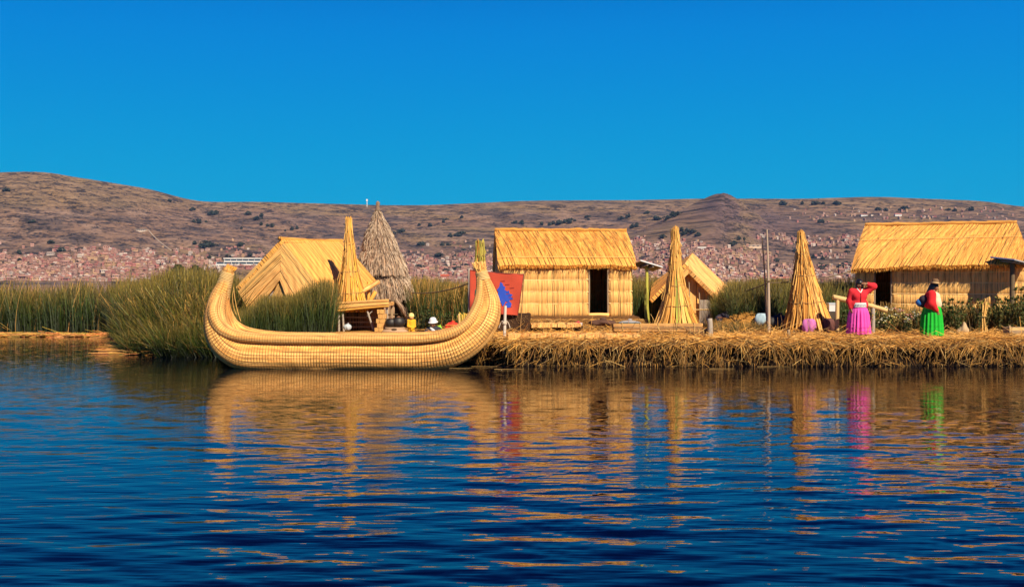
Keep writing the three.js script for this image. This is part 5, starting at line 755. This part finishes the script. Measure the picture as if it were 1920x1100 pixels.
{ // mat canopy with posts, shelf, pots and the little yellow figure
  const D = 34.8, y = 0.74, x0 = X(678, D), t = thing('mat_canopy', 'thick reed canopy on thin posts with dark space beneath, under the slender cone', 'canopy', [x0, y, -D]); const L = (px, py, dz = 0) => { const q = at(px, py, D); return V(q.x - x0, q.y - y, dz); };
  for (let i = 0; i < 4; i++) part('canopy_roll', tube(line(L(624, 583 - i * 4.4, 0.32 + 0.02 * (i % 2)), L(731, 572.5 - i * 3.2, 0.32 + 0.02 * (i % 2)), 14, V(0, 0.01, 0)), (s) => 0.045 * (1 + 0.06 * vnoise(s * 9, i)), 8), [M.gold, M.pale, M.palegold, M.pale][i], t);
  part('canopy_mat', sheet(30, 14, (u, v) => { const q = L(lerp(626, 729, u), lerp(576, 567, u), lerp(0.3, -1.5, v)); return [q.x, q.y + 0.01 * vnoise(u * 9, v * 7), q.z]; }, 0.1, 1.7, 1.8), M.pale, t);
  for (const [a, b] of [[[637, 622], [637, 584]], [[646, 622], [644, 584]], [[703, 624], [690, 582]], [[727, 622], [727, 576]]]) part('post', cyl(L(a[0], a[1], 0.2), L(b[0], b[1], 0.24), 0.035, 0.03, 7), M.greywood, t);
  part('brace', cyl(L(690, 592, 0.22), L(700, 582, 0.24), 0.02, 0.018, 6), M.greywood, t); part('back_post', cyl(L(632, 622, -1.4), L(632, 570, -1.4), 0.04), M.wood, t); part('back_post', cyl(L(725, 622, -1.4), L(725, 566, -1.4), 0.04), M.wood, t);
  part('back_screen', sheet(20, 8, (u, v) => { const q = L(lerp(629, 712, u), lerp(622, 576, v), -1.1); return [q.x, q.y, q.z + 0.02 * vnoise(u * 20, v * 2)]; }, 0.05, 1.4, 0.8), M.brown, t);
  for (let i = 0; i < 3; i++) part('shelf_plank', box(1.25, 0.03, 0.16, L(670, 600, 0).x, L(670, 596 + i * 9, 0).y, -0.6, 0.02, 0.02 * (i - 1)), M.wood, t);
  const s = thing('reed_stack', 'stepped stack of yellow reed blocks beside the canopy posts', 'reed stack', [X(714, 34.2), 0.74, -34.2]); for (let i = 0; i < 5; i++) part('reed_block', block(lerp(0.34, 0.2, i / 4), 0.125, 0.26, 6, 0.008, i).translate(0.05 * (i % 2), i * 0.135, 0), i % 2 ? M.pale : M.wall, s);
  const pot = (label, px, sc) => { const p = thing('cooking_pot', label, 'pot', [X(px, 34), Yh(613, 34), -34]), a = []; for (const [r, h] of [[0.0, 0], [0.13, 0.005], [0.185, 0.08], [0.2, 0.15], [0.175, 0.22], [0.145, 0.25], [0.165, 0.275], [0.15, 0.275], [0.13, 0.25], [0.15, 0.2], [0.0, 0.17]]) a.push(new THREE.Vector2(r * sc, h * sc)); part('pot', new THREE.LatheGeometry(a, 24), std(0.018, 0.016, 0.018, { roughness: 0.55 }), p); part('lid', new THREE.LatheGeometry([[0.0, 0.05], [0.03, 0.05], [0.035, 0.025], [0.14, 0.0], [0.0, 0.0]].map(([r, h]) => new THREE.Vector2(r * sc, h * sc + 0.275 * sc)), 20), std(0.16, 0.07, 0.04), p); part('handle', [new THREE.TorusGeometry(0.05 * sc, 0.012, 5, 10).translate(0.2 * sc, 0.17 * sc, 0), new THREE.TorusGeometry(0.05 * sc, 0.012, 5, 10).translate(-0.2 * sc, 0.17 * sc, 0)].slice(0, 1), std(0.02, 0.02, 0.02), p); };
  pot('soot-black cooking pot, left of two on the clay stove', 733, 0.88); pot('larger soot-black cooking pot, right of two on the clay stove', 747, 1.0);
  const st = thing('clay_stove', 'wide clay stove under the two black cooking pots', 'stove', [X(740, 34), 0.72, -34]), hh = Yh(613, 34) - 0.72, sh = []; for (const [r, h] of [[0.0, 0], [0.36, 0], [0.33, 0.06], [0.24, 0.13], [0.27, hh - 0.03], [0.24, hh - 0.004], [0.0, hh - 0.004]]) sh.push(new THREE.Vector2(r, h)); part('stove_body', new THREE.LatheGeometry(sh, 26).scale(1.15, 1, 0.8), std(0.42, 0.27, 0.17), st); part('fire_opening', new THREE.SphereGeometry(0.09, 12, 8).scale(1, 0.7, 0.6).translate(0, 0.09, 0.2), M.deep, st);
  bundleCloth('lime_bag', 'lime green bag beside the person in the white hat', 'bag', 824, 623, 32.5, 0.16, 0.2, 0.16, [std(0.32, 0.62, 0.05)], 41);
  { const b = thing('reed_fan', 'small fan of yellow reeds under the red cloth', 'reed bundle', [X(872, 32.9), 0.74, -32.9]), R2 = rng(77); for (let i = 0; i < 22; i++) { const a = (i - 11) / 11 * 0.5; part('reed', tube([V(a * 0.16, 0, 0.05 * R2()), V(a * 0.45, 0.52 + 0.12 * R2(), 0.08 * R2())], 0.016, 5), i % 3 ? M.gold : M.olive, b); } }
}
// ---------------------------------------------------------------- people: one smooth skin each, clothes over it
function fieldMesh(prims, cell, pad = 0.03) { // prims: [a, b, ra, rb, blend]; union of tapered capsules meshed on a grid
  const lo = V(1e9, 1e9, 1e9), hi = V(-1e9, -1e9, -1e9);
  for (const [a, b, ra, rb] of prims) for (const [p, r] of [[a, ra], [b, rb]]) { lo.min(p.clone().subScalar(r)); hi.max(p.clone().addScalar(r)); }
  lo.subScalar(pad + cell * 3); hi.addScalar(pad + cell * 3);
  const ext = hi.clone().sub(lo), N = Math.min(150, Math.ceil(Math.max(ext.x, ext.y, ext.z) / cell) + 4), S = N * cell, c = lo.clone().add(hi).multiplyScalar(0.5), half = N / 2;
  const mc = new MarchingCubes(N, new THREE.MeshStandardMaterial(), false, false, 120000); mc.isolation = 0;
  const f = mc.field; f.fill(-1);
  const pre = prims.map(([a, b, ra, rb, k = 0.02]) => { const d = b.clone().sub(a); return { a, d, l2: d.lengthSq() || 1e-9, ra, rb, k }; });
  const nx = Math.ceil(ext.x / cell / 2) + 1, ny = Math.ceil(ext.y / cell / 2) + 1, nz = Math.ceil(ext.z / cell / 2) + 1;
  for (let z = Math.max(0, Math.floor(half - nz)); z < Math.min(N, half + nz); z++) for (let y = Math.max(0, Math.floor(half - ny)); y < Math.min(N, half + ny); y++) for (let x = Math.max(0, Math.floor(half - nx)); x < Math.min(N, half + nx); x++) {
    const px = c.x + (x - half) * cell, py = c.y + (y - half) * cell, pz = c.z + (z - half) * cell; let d = 1;
    for (const q of pre) {
      const ax = px - q.a.x, ay = py - q.a.y, az = pz - q.a.z, t = Math.min(1, Math.max(0, (ax * q.d.x + ay * q.d.y + az * q.d.z) / q.l2)), dx = ax - q.d.x * t, dy = ay - q.d.y * t, dz = az - q.d.z * t;
      const e = Math.sqrt(dx * dx + dy * dy + dz * dz) - (q.ra + (q.rb - q.ra) * t), h = q.k - Math.abs(d - e);
      d = h > 0 ? Math.min(d, e) - h * h / (4 * q.k) : Math.min(d, e);
    }
    f[x + y * N + z * N * N] = -d;
  }
  mc.update();
  const n = mc.count, P = new Float32Array(n * 3), Q = new Float32Array(n * 3);
  for (let i = 0; i < n; i++) { P[i * 3] = c.x + mc.positionArray[i * 3] * half * cell; P[i * 3 + 1] = c.y + mc.positionArray[i * 3 + 1] * half * cell; P[i * 3 + 2] = c.z + mc.positionArray[i * 3 + 2] * half * cell; const l = Math.hypot(mc.normalArray[i * 3], mc.normalArray[i * 3 + 1], mc.normalArray[i * 3 + 2]) || 1; for (let k = 0; k < 3; k++) Q[i * 3 + k] = mc.normalArray[i * 3 + k] / l; }
  const g = new THREE.BufferGeometry(); g.setAttribute('position', new THREE.BufferAttribute(P, 3)); g.setAttribute('normal', new THREE.BufferAttribute(Q, 3)); return g;
}
const skinM = std(0.27, 0.12, 0.062, { roughness: 0.55 }), hairM = std(0.008, 0.007, 0.008, { roughness: 0.4 }), eyeW = std(0.5, 0.45, 0.42, { roughness: 0.3 }), lipM = std(0.16, 0.04, 0.03), shoeM = std(0.02, 0.018, 0.018);
function hand(wrist, dir, up, curl, side) { // palm, four fingers of different lengths and a thumb; dir along the fingers, up = back of the hand
  dir = dir.clone().normalize(); up = up.clone().addScaledVector(dir, -up.dot(dir)).normalize(); const acr = dir.clone().cross(up).multiplyScalar(side), at3 = (d, a, u) => wrist.clone().addScaledVector(dir, d).addScaledVector(acr, a).addScaledVector(up, u), pr = [];
  for (const a of [-0.024, -0.008, 0.008, 0.024]) pr.push([at3(0.0, a * 0.6, 0), at3(0.075, a, 0), 0.017, 0.0125, 0.012]);
  [0.062, 0.074, 0.070, 0.054].forEach((len, i) => { const a = (i - 1.5) * 0.0175 * -1, p0 = at3(0.075, a, 0), p1 = at3(0.075 + len * 0.5, a * 1.12, -curl * len * 0.25), p2 = at3(0.075 + len * (0.95 - 0.3 * curl), a * 1.15, -curl * len * 0.75); pr.push([p0, p1, 0.0095, 0.0085, 0.002], [p1, p2, 0.0085, 0.0072, 0.003]); });
  const t0 = at3(0.018, 0.028, -0.004), t1 = at3(0.05, 0.050, -0.012), t2 = at3(0.078, 0.056, -0.02); pr.push([t0, t1, 0.0125, 0.0100, 0.008], [t1, t2, 0.0100, 0.0082, 0.003]);
  return fieldMesh(pr, 0.0042, 0.01);
}
function headGeo(pos, turn, tilt) { // face towards +z before turning
  const R = new THREE.Euler(tilt, turn, 0, 'YXZ'), L = (x, y, z) => V(x, y, z).applyEuler(R).add(pos), p = [];
  p.push([L(0, 0.035, -0.015), L(0, 0.02, 0.0), 0.088, 0.085, 0.03], [L(0, -0.045, 0.028), L(0, -0.07, 0.042), 0.055, 0.036, 0.03], [L(0.036, -0.02, 0.045), L(-0.036, -0.02, 0.045), 0.036, 0.036, 0.02]);
  p.push([L(0, 0.012, 0.080), L(0, -0.026, 0.098), 0.010, 0.0165, 0.014], [L(0.032, 0.022, 0.07), L(-0.032, 0.022, 0.07), 0.018, 0.018, 0.012], [L(0.018, -0.056, 0.074), L(-0.018, -0.056, 0.074), 0.0105, 0.0105, 0.008]);
  for (const s of [-1, 1]) p.push([L(s * 0.086, 0.015, -0.012), L(s * 0.084, -0.022, -0.006), 0.014, 0.010, 0.006]);
  return { geo: fieldMesh(p, 0.0055, 0.01), L };
}
function skirtGeo(cx, cz, y0, y1, rTop, rBot, depth, pleats, seed, lean = 0) { return sheet(170, 50, (u, v) => { const a = u * 6.2832, s = 1 - v, r = lerp(rTop, rBot, Math.pow(s, 0.6)), ph = a * pleats + 1.3 * vnoise(a * 1.5, seed) + 0.4 * s, f = 1 + (0.10 + 0.08 * vnoise(a * 2, 4, seed)) * Math.sin(ph) * smooth(0, 0.35, s) + 0.012 * (smooth(0.60, 0.61, s) - smooth(0.63, 0.70, s) + smooth(0.76, 0.77, s) - smooth(0.79, 0.86, s)) + 0.02 * vnoise(a * 4, s * 3, seed); return [cx + Math.sin(a) * r * f + lean * s, lerp(y0, y1, v) + 0.012 * Math.sin(ph) * (s > 0.95 ? 1 : 0), cz + Math.cos(a) * r * f * depth]; }, 0.012, 2, 1); }
const cloth = (r, g, b) => std(r, g, b, { roughness: 0.95, bumpMap: litter, bumpScale: 0.004 });
{ // the woman in the pink skirt, facing us, a hand raised to shade her eyes
  const D = 31.5, t = thing('person', 'woman in red cardigan and bright pink skirt shading her eyes with a raised hand', 'person', [X(1611, D), islandTop(X(1611, D), -D) + 0.01, -D], 0.0);
  const sh = V(0.19, 1.21, 0), shR = V(-0.19, 1.21, 0), elL = V(0.385, 1.36, 0.05), wrL = V(0.165, 1.435, 0.17), elR = V(-0.255, 0.96, -0.02), wrR = V(-0.235, 0.755, 0.07), head = V(0.01, 1.405, 0.03);
  const h = headGeo(head, -0.08, 0.10);
  const body = fieldMesh([[V(0, 1.32, 0.01), V(0, 1.24, 0), 0.055, 0.07, 0.03], [V(0, 1.14, 0), V(0, 0.86, 0), 0.15, 0.16, 0.06], [V(-0.16, 1.2, 0), V(0.16, 1.2, 0), 0.075, 0.075, 0.05], [sh, elL, 0.062, 0.05, 0.03], [elL, wrL, 0.048, 0.031, 0.02], [shR, elR, 0.062, 0.05, 0.03], [elR, wrR, 0.048, 0.031, 0.02], [V(0, 0.8, 0), V(0, 0.78, 0), 0.17, 0.17, 0.06], [V(-0.1, 0.75, 0), V(-0.1, 0.42, 0.01), 0.1, 0.06, 0.04], [V(-0.1, 0.42, 0.01), V(-0.1, 0.08, 0), 0.06, 0.04, 0.02], [V(0.1, 0.75, 0), V(0.1, 0.42, 0.01), 0.1, 0.06, 0.04], [V(0.1, 0.42, 0.01), V(0.1, 0.08, 0), 0.06, 0.04, 0.02], [V(-0.1, 0.045, -0.02), V(-0.11, 0.035, 0.13), 0.042, 0.032, 0.02], [V(0.1, 0.045, -0.02), V(0.11, 0.035, 0.13), 0.042, 0.032, 0.02]], 0.0125);
  const b = part('body', [body, h.geo, hand(wrL, V(-1, 0.10, -0.12), V(0.1, 0.7, 0.7), 0.25, -1), hand(wrR, V(0.05, -1, 0.25), V(-0.9, 0, 0.3), 0.5, 1)], skinM, t);
  for (const s of [-1, 1]) { part('eye', new THREE.SphereGeometry(0.0105, 10, 8).translate(...h.L(s * 0.031, 0.006, 0.080).toArray()), eyeW, t); part('pupil', new THREE.SphereGeometry(0.0055, 8, 6).translate(...h.L(s * 0.031, 0.006, 0.0885).toArray()), hairM, t); }
  part('lips', fieldMesh([[h.L(0.017, -0.055, 0.084), h.L(-0.017, -0.055, 0.084), 0.006, 0.006, 0.004]], 0.004, 0.01), lipM, t);
  part('hair', fieldMesh([[h.L(0, 0.055, -0.035), h.L(0, 0.05, 0.012), 0.098, 0.088, 0.02], [h.L(-0.075, 0.02, 0.0), h.L(-0.085, -0.17, 0.03), 0.034, 0.024, 0.03], [h.L(0.075, 0.02, 0.0), h.L(0.08, -0.12, 0.0), 0.034, 0.024, 0.03], [h.L(0, 0.0, -0.07), h.L(0, -0.2, -0.07), 0.075, 0.05, 0.04]], 0.009), hairM, t);
  const red = cloth(0.62, 0.018, 0.032);
  const card = fieldMesh([[V(0, 1.12, 0.0), V(0, 0.92, 0.01), 0.178, 0.185, 0.08], [V(-0.165, 1.205, 0), V(0.165, 1.205, 0), 0.094, 0.094, 0.06], [V(-0.09, 1.1, 0.07), V(0.09, 1.1, 0.07), 0.115, 0.115, 0.06], [sh, elL, 0.098, 0.092, 0.04], [elL, elL.clone().lerp(wrL, 0.80), 0.092, 0.056, 0.04], [shR, elR, 0.098, 0.082, 0.04], [elR, elR.clone().lerp(wrR, 0.86), 0.082, 0.056, 0.04], [V(-0.1, 0.86, 0.02), V(0.1, 0.86, 0.02), 0.15, 0.15, 0.05]], 0.0125);
  part('cardigan', card, red, t);
  part('collar', [tube([V(-0.07, 1.29, 0.06), V(-0.04, 1.24, 0.125), V(0.0, 1.185, 0.172)], (s) => 0.026 - 0.008 * s, 7, true, 0.7), tube([V(0.07, 1.29, 0.06), V(0.04, 1.24, 0.125), V(0.0, 1.185, 0.172)], (s) => 0.026 - 0.008 * s, 7, true, 0.7)].reduce((a, g) => merge([a, g])), std(0.72, 0.68, 0.66), t);
  part('placket', tube([V(0, 1.18, 0.19), V(0, 1.08, 0.206), V(0, 0.97, 0.206), V(0, 0.92, 0.205)], 0.012, 6), cloth(0.4, 0.01, 0.02), t);
  part('sash', sheet(60, 6, (u, v) => { const a = u * 6.2832, r = 0.226 + 0.008 * Math.sin(v * 3.14) + 0.004 * vnoise(a * 5, v * 3); return [Math.sin(a) * r, lerp(0.795, 0.915, v), Math.cos(a) * r * 0.92]; }, 0.01, 1.4, 0.12), std(0.66, 0.64, 0.66), t);
  for (let i = 0; i < 5; i++) part('sash_pattern', new THREE.TorusGeometry(0.022, 0.005, 4, 9).scale(1.2, 0.8, 1).rotateY((i - 2) * 0.32).translate(Math.sin((i - 2) * 0.32) * 0.238, 0.855, Math.cos((i - 2) * 0.32) * 0.221), std(0.35, 0.42, 0.5), t);
  { const sk = part('skirt', skirtGeo(0, 0, 0.055, 0.82, 0.205, 0.292, 0.86, 17, 3), cloth(0.80, 0.085, 0.46), t); const hb = (y, c) => { const q = []; for (let i = 0; i <= 120; i++) { const a = i / 120 * 6.2832, s = 1 - (y - 0.055) / 0.765, ph = a * 17 + 1.3 * vnoise(a * 1.5, 3) + 0.4 * s, r = lerp(0.205, 0.292, Math.pow(s, 0.6)) * (1.012 + (0.10 + 0.08 * vnoise(a * 2, 4, 3)) * Math.sin(ph) + 0.02 * vnoise(a * 4, s * 3, 3)); q.push(V(Math.sin(a) * r, y, Math.cos(a) * r * 0.86)); } return part('hem_band', tube(q, 0.008, 4, false), c, sk); }; hb(0.13, cloth(0.50, 0.03, 0.26)); hb(0.24, cloth(0.50, 0.03, 0.26)); }
  part('sleeve_cuff', fieldMesh([[elR.clone().lerp(wrR, 0.84), elR.clone().lerp(wrR, 0.92), 0.057, 0.050, 0.01]], 0.01), cloth(0.5, 0.012, 0.025), t);
  for (const s of [-1, 1]) part('shoe', fieldMesh([[V(s * 0.1, 0.04, -0.03), V(s * 0.115, 0.035, 0.14), 0.05, 0.042, 0.02]], 0.01), shoeM, t);
}
{ // the woman in the green skirt, walking to the right
  const D = 31.2, t = thing('person', 'woman in brimmed hat, red cardigan and green skirt walking right', 'person', [X(1748, D), islandTop(X(1748, D), -D) - 0.01, -D], 1.22);
  const sh = V(-0.18, 1.19, 0), shL = V(0.18, 1.19, 0), elR = V(-0.27, 0.93, 0.0), wrR = V(-0.19, 0.72, 0.15), elL = V(0.26, 0.93, 0.02), wrL = V(0.2, 0.72, 0.20), head = V(0.0, 1.385, 0.075);
  const h = headGeo(head, 0.0, 0.22);
  const body = fieldMesh([[V(0, 1.31, 0.04), V(0, 1.22, 0.01), 0.055, 0.07, 0.03], [V(0, 1.12, 0), V(0, 0.86, 0), 0.15, 0.17, 0.06], [V(-0.15, 1.18, 0), V(0.15, 1.18, 0), 0.075, 0.075, 0.05], [sh, elR, 0.062, 0.05, 0.03], [elR, wrR, 0.048, 0.031, 0.02], [shL, elL, 0.062, 0.05, 0.03], [elL, wrL, 0.048, 0.031, 0.02], [V(0, 0.8, 0), V(0, 0.78, 0), 0.18, 0.18, 0.06], [V(-0.1, 0.75, 0), V(-0.1, 0.42, 0.10), 0.1, 0.06, 0.04], [V(-0.1, 0.42, 0.10), V(-0.1, 0.08, 0.08), 0.06, 0.04, 0.02], [V(0.1, 0.75, 0), V(0.1, 0.42, 0.0), 0.1, 0.06, 0.04], [V(0.1, 0.42, 0.0), V(0.1, 0.08, -0.09), 0.06, 0.04, 0.02], [V(-0.1, 0.045, 0.06), V(-0.1, 0.035, 0.21), 0.042, 0.032, 0.02], [V(0.1, 0.05, -0.11), V(0.1, 0.035, 0.03), 0.042, 0.032, 0.02]], 0.0125);
  part('body', [body, h.geo, hand(wrR, V(0.1, -1, 0.35), V(-1, 0, 0.1), 0.55, 1), hand(wrL, V(-0.1, -1, 0.35), V(1, 0, 0.1), 0.55, -1)], skinM, t);
  for (const s of [-1, 1]) { part('eye', new THREE.SphereGeometry(0.0105, 10, 8).translate(...h.L(s * 0.031, 0.006, 0.080).toArray()), eyeW, t); part('pupil', new THREE.SphereGeometry(0.0055, 8, 6).translate(...h.L(s * 0.031, 0.006, 0.0885).toArray()), hairM, t); }
  part('lips', fieldMesh([[h.L(0.017, -0.055, 0.084), h.L(-0.017, -0.055, 0.084), 0.006, 0.006, 0.004]], 0.004, 0.01), lipM, t);
  part('hair', fieldMesh([[h.L(0, 0.05, -0.04), h.L(0, 0.04, 0.0), 0.100, 0.090, 0.02], [h.L(-0.07, 0.0, -0.02), h.L(-0.08, -0.08, -0.04), 0.04, 0.03, 0.03], [h.L(0.07, 0.0, -0.02), h.L(0.08, -0.08, -0.04), 0.04, 0.03, 0.03], [h.L(0, -0.03, -0.085), h.L(0, -0.22, -0.14), 0.07, 0.05, 0.05]], 0.009), hairM, t);
  const hatM = std(0.16, 0.085, 0.035, { roughness: 0.8 }), hp = [[0.0, 0.135], [0.055, 0.132], [0.088, 0.105], [0.096, 0.04], [0.102, 0.0], [0.165, -0.006], [0.168, 0.004], [0.165, 0.012], [0.100, 0.014]].map(([r, y]) => new THREE.Vector2(r, y)), hat = new THREE.LatheGeometry(hp.slice().reverse(), 30); const e = new THREE.Euler(0.12, 0, 0); const hatGeo = (g) => g.applyMatrix4(new THREE.Matrix4().makeRotationFromEuler(e)).translate(...h.L(0, 0.095, -0.012).toArray());
  const hm = part('hat', hatGeo(hat), hatM, t); part('hat_band', hatGeo(new THREE.LatheGeometry([[0.0985, 0.012], [0.105, 0.012], [0.100, 0.042], [0.0955, 0.042]].map(([r, y]) => new THREE.Vector2(r, y)), 30)), std(0.55, 0.38, 0.2), hm);
  const red = cloth(0.60, 0.012, 0.018);
  part('cardigan', fieldMesh([[V(0, 1.1, -0.03), V(0, 0.92, -0.02), 0.175, 0.185, 0.08], [V(-0.16, 1.185, -0.01), V(0.16, 1.185, -0.01), 0.098, 0.098, 0.06], [sh, elR, 0.112, 0.108, 0.05], [elR, elR.clone().lerp(wrR, 0.80), 0.108, 0.062, 0.04], [shL, elL, 0.108, 0.10, 0.05], [elL, elL.clone().lerp(wrL, 0.80), 0.10, 0.062, 0.04], [V(-0.08, 0.88, -0.02), V(0.08, 0.88, -0.02), 0.165, 0.165, 0.05]], 0.0125), red, t);
  part('blouse', fieldMesh([[V(0, 1.12, 0.075), V(0, 0.93, 0.095), 0.135, 0.165, 0.06], [V(-0.07, 1.13, 0.10), V(0.07, 1.13, 0.10), 0.10, 0.10, 0.05], [V(-0.07, 1.0, 0.11), V(0.07, 1.0, 0.11), 0.115, 0.115, 0.05]], 0.0125), cloth(0.70, 0.58, 0.40), t);
  part('skirt', skirtGeo(0, 0.01, 0.075, 0.86, 0.215, 0.285, 1.0, 15, 9), cloth(0.006, 0.42, 0.028), t);
  const bu = part('shawl_bundle', fieldMesh([[V(-0.06, 1.04, -0.20), V(0.06, 1.02, -0.2), 0.13, 0.12, 0.05], [V(0, 0.95, -0.23), V(-0.04, 0.92, -0.24), 0.11, 0.09, 0.05]], 0.0125), std(0.03, 0.022, 0.04), t); part('blue_cloth', fieldMesh([[V(-0.05, 0.965, -0.31), V(0.02, 0.93, -0.30), 0.10, 0.085, 0.05]], 0.0125), std(0.02, 0.16, 0.50), bu);
  for (const [s, z] of [[-1, 0.06], [1, -0.12]]) part('shoe', fieldMesh([[V(s * 0.1, 0.045, z), V(s * 0.1, 0.035, z + 0.17), 0.05, 0.042, 0.02]], 0.01), shoeM, t);
}
{ // somebody seated behind the boat in a white hat
  const D = 32.3, t = thing('person', 'person in a white brimmed hat seated behind the boat', 'person', [X(813, D), 0.72, -D], -0.25);
  const head = V(0, 0.33, 0.05), h = headGeo(head, 0, 0.3);
  part('body', [fieldMesh([[V(0, 0.24, 0.0), V(0, 0.18, 0), 0.05, 0.06, 0.03], [V(0, 0.14, 0), V(0, 0.06, -0.02), 0.12, 0.15, 0.05], [V(-0.15, 0.15, 0), V(-0.2, 0.04, 0.14), 0.06, 0.045, 0.03], [V(0.15, 0.15, 0), V(0.2, 0.04, 0.14), 0.06, 0.045, 0.03], [V(-0.2, 0.04, 0.14), V(-0.06, 0.03, 0.28), 0.045, 0.03, 0.02], [V(0.2, 0.04, 0.14), V(0.06, 0.03, 0.28), 0.045, 0.03, 0.02], [V(-0.1, 0.07, 0.02), V(-0.14, 0.06, 0.36), 0.09, 0.07, 0.04], [V(0.1, 0.07, 0.02), V(0.14, 0.06, 0.36), 0.09, 0.07, 0.04]], 0.0125), h.geo, hand(V(-0.06, 0.05, 0.28), V(0.4, 0.1, 1), V(0, 1, 0), 0.4, 1), hand(V(0.06, 0.05, 0.28), V(-0.4, 0.1, 1), V(0, 1, 0), 0.4, -1)], skinM, t);
  for (const s of [-1, 1]) part('eye', new THREE.SphereGeometry(0.0105, 10, 8).translate(...h.L(s * 0.031, 0.006, 0.080).toArray()), eyeW, t);
  part('hair', fieldMesh([[h.L(0, 0.05, -0.04), h.L(0, 0.04, 0.0), 0.098, 0.088, 0.02], [h.L(0, -0.03, -0.08), h.L(0, -0.12, -0.1), 0.06, 0.04, 0.04]], 0.009), hairM, t);
  part('jacket', fieldMesh([[V(0, 0.13, 0), V(0, 0.03, -0.02), 0.15, 0.18, 0.06], [V(-0.14, 0.16, 0), V(0.14, 0.16, 0), 0.085, 0.085, 0.05], [V(-0.15, 0.15, 0), V(-0.2, 0.04, 0.14), 0.085, 0.07, 0.03], [V(0.15, 0.15, 0), V(0.2, 0.04, 0.14), 0.085, 0.07, 0.03]], 0.0125), cloth(0.03, 0.03, 0.045), t); part('scarf', fieldMesh([[V(-0.04, 0.2, 0.08), V(0.05, 0.12, 0.14), 0.05, 0.05, 0.02]], 0.01), std(0.6, 0.6, 0.62), t);
  part('hat', new THREE.LatheGeometry([[0.0, 0.10], [0.06, 0.094], [0.092, 0.06], [0.102, 0.0], [0.138, -0.03], [0.136, -0.042], [0.10, -0.018]].map(([r, y]) => new THREE.Vector2(r, y)).reverse(), 26).rotateX(0.25).translate(...h.L(0, 0.085, -0.01).toArray()), std(0.68, 0.69, 0.74), t);
}
{ // the small yellow figure in the doorway of the round hut
  const D = 34.3, t = thing('straw_figure', 'small yellow-clad figure with round straw-coloured cap beside the round hut doorway', 'figure', [X(771, D), 0.60, -D], 0.15); const y = (p) => Yh(p, D) - 0.72;
  part('body', fieldMesh([[V(0, y(614), 0), V(0, y(596), 0), 0.10, 0.085, 0.04], [V(-0.08, y(594), 0), V(0.08, y(594), 0), 0.05, 0.05, 0.03], [V(-0.09, y(594), 0), V(-0.10, y(604), 0.05), 0.042, 0.035, 0.02], [V(0.09, y(594), 0), V(0.10, y(604), 0.05), 0.042, 0.035, 0.02], [V(-0.10, y(604), 0.05), V(0.02, y(607), 0.12), 0.035, 0.03, 0.02], [V(0.10, y(604), 0.05), V(0.0, y(610), 0.12), 0.035, 0.03, 0.02]], 0.0105), cloth(0.70, 0.37, 0.02), t);
  part('head', fieldMesh([[V(0, y(586.5), 0.01), V(0, y(588), 0.02), 0.078, 0.07, 0.02], [V(0, y(588), 0.09), V(0, y(589), 0.095), 0.012, 0.014, 0.01]], 0.008), std(0.5, 0.27, 0.10), t); part('cap', fieldMesh([[V(0, y(584), -0.01), V(0, y(585), 0.01), 0.084, 0.08, 0.02], [V(-0.05, y(585), 0.06), V(0.05, y(585), 0.06), 0.025, 0.025, 0.03]], 0.0105), std(0.78, 0.58, 0.22), t);
  part('skirt', skirtGeo(0, 0, 0.0, y(612), 0.09, 0.15, 0.9, 9, 5), cloth(0.66, 0.42, 0.10), t);
}
renderer.render(scene, camera);
